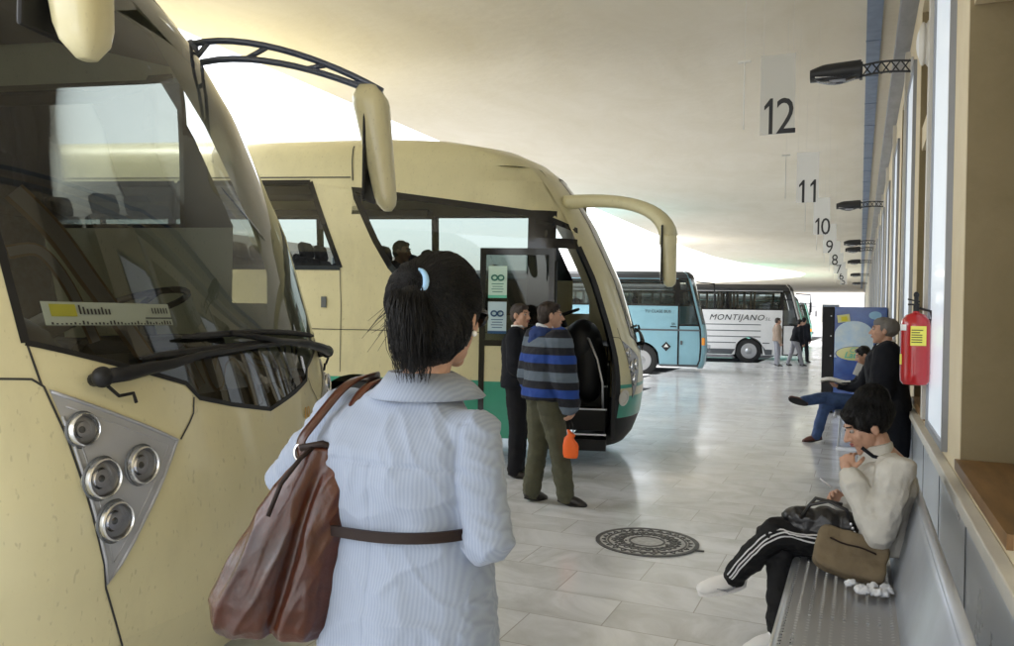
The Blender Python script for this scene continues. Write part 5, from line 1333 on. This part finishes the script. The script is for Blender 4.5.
def hair_sit(mb, L_, Mx):
    mb.ell(L_(0, -.03, .045), (.098, .114, .108), Mx, 20, 14); mb.ell(L_(0, -.07, .10), (.085, .085, .075), Mx); mb.ell(L_(0, -.095, .045), (.066, .056, .07), Mx)
    mb.ell(L_(0, .05, .078), (.06, .04, .032), Mx); mb.ell(L_(.06, .03, .03), (.02, .04, .05), Mx); mb.ell(L_(-.066, .02, .04), (.02, .045, .045), Mx); mb.ell(L_(.0, -.09, .12), (.055, .055, .04), Mx)
root, body, hair_o, L_, Mx, off = person('seated woman in white jacket and striped black track trousers, hand at her mouth', J, top='white_jacket', legs='track_black', shoe='shoe_white', hair='hair_black', near=True, vox=.008, hairfn=hair_sit, top_infl=.026, leg_infl=.014, arm_r=.002, foldamp=.012)
# collar and dark inner line
cb = MB(); cn = V((.085, 4.25, .965)); cf = V((-.75, -.1, .1)).normalized()
for k in range(1):
    rg = []
    for zz, rr in ((-.035, .082), (.01, .074), (.045, .066), (.05, .060), (.01, .06)):
        rg.append([cn+V((0, 0, zz))+V((math.cos(a)*rr*1.05, math.sin(a)*rr, .018*math.cos(a))) for a in [2*PI*j/24 for j in range(24)]])
    cb.loft(rg, cap=False)
addp(cb, 'collar', 'white_jacket', root, off)
cb = MB(); cb.tube([V((.02, 4.185, 1.0)), V((.07, 4.172, .965)), V((.125, 4.178, .955)), V((.16, 4.2, .965))], .009, 8); addp(cb, 'collar_trim', 'dark_jacket', root, off)
# stripes of the track trousers along the near leg
for k in range(3):
    st = MB(); ofs = (-.022+.022*k)
    hip, kn, an = J['hipL'], J['kneeL'], J['ankL']; sd_ = V((-.05, -1, 0))
    d1 = (kn-hip).normalized(); d2 = (an-kn).normalized(); u1 = V((0, 0, 1)); u2 = V((-.62, 0, .35)).normalized(); 
    path = []
    for t in lin(.12, .93, 9): 
        ang = .25+ofs*11; rr = (.084*.95+.012)*(1-t)+(.058*.95+.012)*t; nn = (sd_*math.cos(ang)+u1*math.sin(ang)).normalized(); path.append((lerp(hip, kn, t)+nn*(rr+.0045)+u1*0, nn))
    sd2 = (sd_-d2*sd_.dot(d2)).normalized(); up2 = (u2-d2*u2.dot(d2)-sd2*u2.dot(sd2)).normalized()
    for t in lin(.12, .97, 9):
        ang = .25+ofs*11; rr = (.058*.95+.012)*(1-t)+(.047*.95+.012)*t; nn = (sd2*math.cos(ang)+up2*math.sin(ang)).normalized(); path.append((lerp(kn, an, t)+nn*(rr+.0045), nn))
    from mathutils.bvhtree import BVHTree
    if k == 0:
        tm = [o_ for o_ in bpy.data.objects if o_.parent == root and o_.name.startswith('trousers')][0].data
        tbv = BVHTree.FromPolygons([(v.co+V(off))[:] for v in tm.vertices], [tuple(p_.vertices) for p_ in tm.polygons])
    full = []
    for (p0, n0), (p1, n1) in zip(path, path[1:]):
        for t in (0, .33, .66):
            q_ = lerp(p0, p1, t)+lerp(n0, n1, t)*.03; loc, nr, ix, dd_ = tbv.find_nearest(q_); full.append((loc, nr))
    path = [(sum((full[j_][0] for j_ in range(max(0, i_-2), min(len(full), i_+3))), V((0, 0, 0)))/len(range(max(0, i_-2), min(len(full), i_+3))), full[i_][1]) for i_ in range(len(full))]
    ribbon(path, .0075, .004, st); addp(st, 'trouser_stripe', 'stripe_white', root, off)
# swoosh-like curved flash on the shoe
a_, t_ = J['ankL'], J['toeL']; d = (t_-a_).normalized(); q = MB(); dn = V((-.35, .1, -.9)); dn = (dn-d*dn.dot(d)).normalized(); sdn = d.cross(dn); sdn = sdn if sdn.y < 0 else -sdn
q.tube([a_+d*.10+dn*.02+sdn*.044, a_+d*.05+dn*.042+sdn*.046, a_+d*.02+dn*.036+sdn*.045, a_-d*.02+dn*.012+sdn*.040], [.002, .006, .005, .002], 6); addp(q, 'shoe_flash', 'shoe_grey', root, off)
pn_ = MB(); pn_.tube([V((-.115, 4.26, .785)), V((-.165, 4.235, .825))], .004, 6)
tag(pn_.build('cigarette', M['white_cloth'], smooth=True), 'thin white cigarette held in the seated woman\'s far hand', 'cigarette')
# black handbag on the lap
hb_ = empty('handbag', (-.16, 4.15, .60), label='shiny black handbag resting on the lap of the seated woman', cat='bag'); off2 = V((-.16, 4.15, .60))
q = MB(); q.ell((-.19, 4.12, .62), (.15, .08, .075), Matrix.Rotation(R(10), 3, 'Y')); q.ell((-.13, 4.11, .65), (.09, .06, .06)); q.ell((-.23, 4.14, .61), (.09, .08, .06)); q.ell((-.04, 4.12, .63), (.07, .06, .08))
link('bag_body', remesh(q, .006, 1, lambda c, n: .022*noise.noise(c*11)+.010*noise.noise(c*24)), M['bag_black'], hb_, off=off2)
q = MB(); q.tube([V((-.24, 4.06, .66)), V((-.20, 4.05, .73)), V((-.12, 4.06, .755)), V((-.04, 4.07, .72)), V((-.01, 4.06, .64))], .009, 8); q.tube([V((-.24, 4.18, .66)), V((-.18, 4.17, .74)), V((-.06, 4.18, .72))], .009, 8); q.build('handle', M['bag_black'], hb_, smooth=True, off=off2)
q = MB()
for k in range(6): q.ell((-.02+.008*k, 4.045, .66-.018*k), (.007, .004, .009))
q.build('chain', M['steel'], hb_, smooth=True, off=off2)
# tan bag on the bench
tg = empty('canvas_bag', (.03, 3.98, .452), label='flat tan canvas bag with a zip lying against the seated woman on the bench', cat='bag'); off3 = V((.03, 3.98, .452))
Mt = Matrix.Rotation(R(10), 3, 'Z') @ Matrix.Rotation(R(-38), 3, 'X') @ Matrix.Rotation(R(17), 3, 'Y')
q = MB(); q.loft([[V((-.02, 3.955, .540))+Mt @ V((.155*math.copysign(abs(math.cos(a))**.35, math.cos(a))*k, yy, .105*math.copysign(abs(math.sin(a))**.35, math.sin(a))*k)) for a in [2*PI*j/36 for j in range(36)]] for yy, k in ((-.035, .90), (-.025, 1.0), (.02, 1.0), (.035, .92))])
link('bag_body', remesh(q, .006, 2, lambda c, n: .012*noise.noise(c*9)+.004*noise.noise(c*25)), M['bag_tan'], tg, off=off3)
q = MB(); q.tube([V((-.02, 3.955, .540))+Mt @ V((x, -.042, .03+.004*math.sin(x*40))) for x in lin(-.10, .10, 8)], .0045, 6); q.build('zip', M['leather_dark'], tg, smooth=True, off=off3)
# crumpled paper
q = MB()
for k in range(15):
    c = V((random.uniform(-.03, .15), random.uniform(3.67, 3.77), .472)); q.ell(c, (random.uniform(.016, .032), random.uniform(.012, .026), random.uniform(.008, .02)), Matrix.Rotation(random.random()*3, 3, 'Z') @ Matrix.Rotation(random.uniform(-.5, .5), 3, 'Y'), 10, 6)
me = remesh(q, .0035, 0, lambda c, n: .014*noise.noise(c*38)+.007*noise.noise(c*85)); me.transform(Matrix.Translation((-.06, -3.72, -.455)))
o = link('crumpled_paper', me, M['paper']); o.location = (.06, 3.72, .455); tag(o, 'small heap of crumpled white paper on the bench seat', 'paper')

# 3 ---- man in striped hoodie
J = standing(-2.46, 6.40, -38, 1.72, lean=.02, sep=.10, stride=.0)
f, r = J['f'], J['r']
J['ankR'] = V((-2.26, 6.43, .08)); J['kneeR'] = V((-2.33, 6.42, .49)); J['toeR'] = J['ankR']+V((.15, .02, -.035)); J['ankL'] = V((-2.58, 6.43, .08)); J['kneeL'] = V((-2.53, 6.46, .49)); J['toeL'] = J['ankL']+V((.07, .13, -.035))
J['elR'] = J['shR']+V((.075, -.03, -.30)); J['wrR'] = J['elR']+V((.05, .02, -.25)); J['hf'] = V((.88, .48, 0)); J['hdR'] = V((.1, .02, -1)); J['hnR'] = V((-.9, .3, 0)); J['curlR'] = .8
J['hs'] = 1.02; J['strands'] = 500; J['strand_len'] = .025; J['lift'] = .004
J['shL'] += -J['r']*.03; J['shR'] += J['r']*.02; J['elL'] += -J['r']*.05
root, body, hair_o, L_, Mx, off = person('man in blue and black striped hooded jacket holding an orange bag by the coach door', J, top='hoodie_stripes', legs='olive', shoe='shoe_dark', hair='hair_brown', top_infl=.062, leg_infl=.032, arm_r=.012, vox=.010, near=True, foldamp=.009)
hd_ = MB(); nk = J['neck']; 
hd_.ell(nk+V((-.045, -.06, -.03)), (.105, .085, .075)); hd_.ell(nk+V((-.02, -.0, .01)), (.085, .085, .045)); hd_.ell(nk+V((-.09, -.06, -.075)), (.07, .06, .06))
link('hood', remesh(hd_, .008, 2, fold(.008, 12, 18)), pbr('hood_blue', (.02, .045, .17), .9, bump=.5, bscale=20), root, off=off)
hd_ = MB(); hd_.tube([nk+V((-.03, .03, .05))+V((.075*math.cos(a), .075*math.sin(a), .012*math.sin(a*2))) for a in lin(0, 2*PI, 24)], .014, 8, cap=False); addp(hd_, 'hood_lining', 'paper', root, off)
# orange bag
hp = J['wrR']+V((.01, 0, -.12)); ob = empty('orange_bag', hp+V((0, 0, -.28)), label='small orange bag hanging by a cord from the man\'s hand', cat='bag'); off4 = hp+V((0, 0, -.28))
q = MB(); c = hp+V((.005, -.01, -.20))
q.loft([[c+V((w_*math.cos(a), .028*math.sin(a)*k, z+.02*math.cos(a)*(-1 if z > 0 else 0))) for a in [2*PI*j/24 for j in range(24)]] for z, w_, k in ((-.105, .035, .4), (-.10, .058, .8), (-.07, .068, 1), (.0, .070, 1), (.045, .058, 1), (.065, .036, .9), (.08, .026, .8), (.10, .034, .9), (.112, .036, .7), (.118, .02, .3))])
q.build('bag_body', M['orange_plastic'], ob, smooth=50, off=off4)
q = MB(); q.tube([c+V((-.02, 0, .11)), c+V((-.012, -.005, .17)), hp+V((0, 0, .01)), c+V((.014, .005, .17)), c+V((.02, 0, .11))], .005, 6); q.build('cord', M['black_plastic'], ob, smooth=True, off=off4)

# 4 ---- man in dark suit
J = standing(-3.12, 7.36, -75, 1.72, lean=.0, sep=.08); J['hf'] = V((.95, -.3, 0))
J['elR'] = J['shR']+V((.02, -.03, -.29)); J['wrR'] = J['elR']+V((.18, .05, -.12)); J['wrL'] = J['elL']+V((.2, -.05, -.1)); J['hdR'] = V((.8, .5, -.1)); J['hdL'] = V((.8, -.5, -.1)); J['hs'] = 1.02
root, body, hair_o, L_, Mx, off = person('man in dark suit with white collar standing behind the hooded man', J, top='dark_jacket', legs='dark_cloth', hair='hair_brown', top_infl=.05, leg_infl=.03, vox=.011)
q = MB(); q.tube([J['neck']+V((.062*math.cos(a), .062*math.sin(a), .03)) for a in lin(0, 2*PI, 20)], .014, 6, cap=False); addp(q, 'shirt_collar', 'white_cloth', root, off)

# 5 ---- older man standing by the wall
J = standing(.235, 7.62, 92, 1.64, lean=.02, sep=.09); J['sr'] = J['r']; J['elL'] = J['shL']+V((-.04, -.03, -.28)); J['wrL'] = J['elL']+V((-.06, .0, -.22)); J['elR'] = J['shR']+V((-.04, .03, -.28)); J['wrR'] = J['elR']+V((-.06, 0, -.22)); J['hs'] = 1.03
def hair_old(mb, L_, Mx):
    mb.ell(L_(0, -.04, .022), (.088, .090, .086), Mx, 18, 12); mb.ell(L_(0, .0, .066), (.070, .080, .050), Mx)
    for q in (-1, 1): mb.ell(L_(q*.068, .012, .02), (.014, .022, .03), Mx)
root, body, hair_o, L_, Mx, off = person('older grey haired man in long dark coat standing against the wall', J, top='dark_jacket', legs='dark_cloth', hair='hair_grey', top_infl=.065, leg_infl=.03, vox=.011, hem=0, hairfn=hair_old)
q = MB(); torso_geo(q, J['P'], J['S'], J['hr'], J['sr'], .06, t0=-.1, t1=.5); q.loft([[J['P']+V((.185*k*math.cos(a), .235*k*math.sin(a), z)) for a in [2*PI*j/24 for j in range(24)]] for z, k in ((-.42, 1.0), (-.2, .98), (.06, .93))]); link('coat_skirt', remesh(q, .014, 2, fold(.01, 9, 3)), M['dark_jacket'], root, off=off)
q = MB(); q.tube([J['neck']+V((.064*math.cos(a), .064*math.sin(a), .022-.018*math.cos(a)*-1)) for a in lin(0, 2*PI, 20)], .013, 6, cap=False); addp(q, 'shirt_collar', 'white_cloth', root, off)

# 6 ---- man in jeans on the second bench
f = V((-1, 0, 0)); J = dict(f=f, r=V((0, 1, 0)), hf=V((-.97, -.2, 0)), s=1.0, hs=1.0, P=V((.12, 11.45, .56)), S=V((.13, 11.45, .98)), neck=V((.10, 11.45, 1.06)), head=V((.05, 11.45, 1.17)), hr=V((0, 1, 0)), sr=V((0, 1, 0)), tilt=.45, base=(-.2, 11.4, 0))
J.update(hipL=V((.08, 11.36, .55)), hipR=V((.08, 11.54, .54)), kneeL=V((-.40, 11.33, .60)), kneeR=V((-.40, 11.42, .50)), ankL=V((-.66, 11.10, .56)), ankR=V((-.50, 11.36, .085)), toeL=V((-.79, 11.06, .60)), toeR=V((-.64, 11.33, .045)),
         shL=V((.12, 11.28, 1.0)), shR=V((.12, 11.62, 1.0)), elL=V((.02, 11.22, .76)), elR=V((-.02, 11.66, .76)), wrL=V((-.22, 11.30, .76)), wrR=V((-.24, 11.52, .74)), hdL=V((-.9, .2, .1)), hdR=V((-.9, -.2, .1)), hnL=V((0, .3, 1)), hnR=V((0, -.3, 1)), curlL=.6, curlR=.6, soleL=V((-.2, -.9, -.3)))
root, body, hair_o, L_, Mx, off = person('seated man in blue jeans with crossed legs reading papers on the farther bench', J, top='dark_jacket', legs='jeans', shoe='shoe_brown', hair='hair_black', vox=.012, top_infl=.03, leg_infl=.02)
q = MB(); q.box((.0, 11.42, .98), (.10, .10, .16), rot=Matrix.Rotation(R(20), 3, 'Y')); addp(q, 'shirt', 'white_cloth', root, off, False)
q = MB()
for k in range(4): q.grid([[V((-.46+.36*i/6, 11.22+.05*k+.4*j/2*0+(.38 if j else 0)*1-.05*k, .80+.02*math.sin(i*.9)+.006*k+.02*j)) for i in range(7)] for j in range(2)])
o = q.build('newspaper', M['newsprint'], smooth=True); tag(o, 'open newspaper held on the lap of the man in jeans', 'newspaper')

# 7 ---- far people
J = standing(-2.66, 29.7, -70, 1.70, sep=.10); person('distant person in tan jacket and grey trousers facing the white coach', J, top='tan_jacket', legs='shoe_grey', hair='hair_brown', vox=.016, top_infl=.04, leg_infl=.02, group='people far along the platform')
J = standing(-2.10, 30.3, -60, 1.66, lean=.12, stride=.22); person('distant person in black bending forward mid-stride near the white coach', J, top='dark_jacket', legs='shoe_grey', vox=.016, top_infl=.05, leg_infl=.02, group='people far along the platform')
J = standing(-1.98, 33.0, -30, 1.74, stride=.12); person('distant person in black standing behind the striding one', J, top='dark_jacket', legs='dark_cloth', vox=.016, top_infl=.04, leg_infl=.02, group='people far along the platform')

# 8 ---- passengers inside the open coach
def in_coach(x, y, z): c, t = V(C2), R(15.5); return V((c.x+x*math.cos(t)-y*math.sin(t), c.y+x*math.sin(t)+y*math.cos(t), z))
for i, (lx, ly_, lbl, tp) in enumerate(((-2.75, -.86, 'passenger in dark top behind the front side window of the cream coach', 'dark_jacket'), (-3.57, -.45, 'passenger sitting one row farther back in the cream coach', 'hood_blue'), (-2.75, .43, 'passenger in tan top across the aisle of the cream coach', 'tan_jacket'))):
    f = V((math.cos(R(15.5)), math.sin(R(15.5)), 0)); r_ = V((f.y, -f.x, 0)); b = in_coach(lx, ly_, 1.1)
    J = dict(f=f, r=r_, hf=f-r_*.3*(i-1), s=1.0, hs=1.05, P=b+V((0, 0, .60)), S=b+V((0, 0, 1.02))-f*.08, neck=b+V((0, 0, 1.10))-f*.07, head=b+V((0, 0, 1.22))-f*.03, hr=r_, sr=r_, tilt=.1, base=tuple(b))
    for q, n in ((-1, 'L'), (1, 'R')):
        J['hip'+n] = b+r_*q*.09+V((0, 0, .58)); J['knee'+n] = b+f*.42+r_*q*.1+V((0, 0, .58)); J['ank'+n] = b+f*.42+r_*q*.1+V((0, 0, .12)); J['toe'+n] = J['ank'+n]+f*.14-V((0, 0, .03))
        J['sh'+n] = J['S']+r_*q*.17; J['el'+n] = J['S']+r_*q*.22+f*.06-V((0, 0, .27)); J['wr'+n] = J['el'+n]+f*.22-r_*q*.08; J['hd'+n] = f*.9-r_*q*.2; J['hn'+n] = V((0, 0, -1)); J['curl'+n] = .4
    person(lbl, J, top=tp, legs='dark_cloth', hair='hair_brown', vox=.016, top_infl=.03, leg_infl=.02, group='passengers seated in the cream coach')
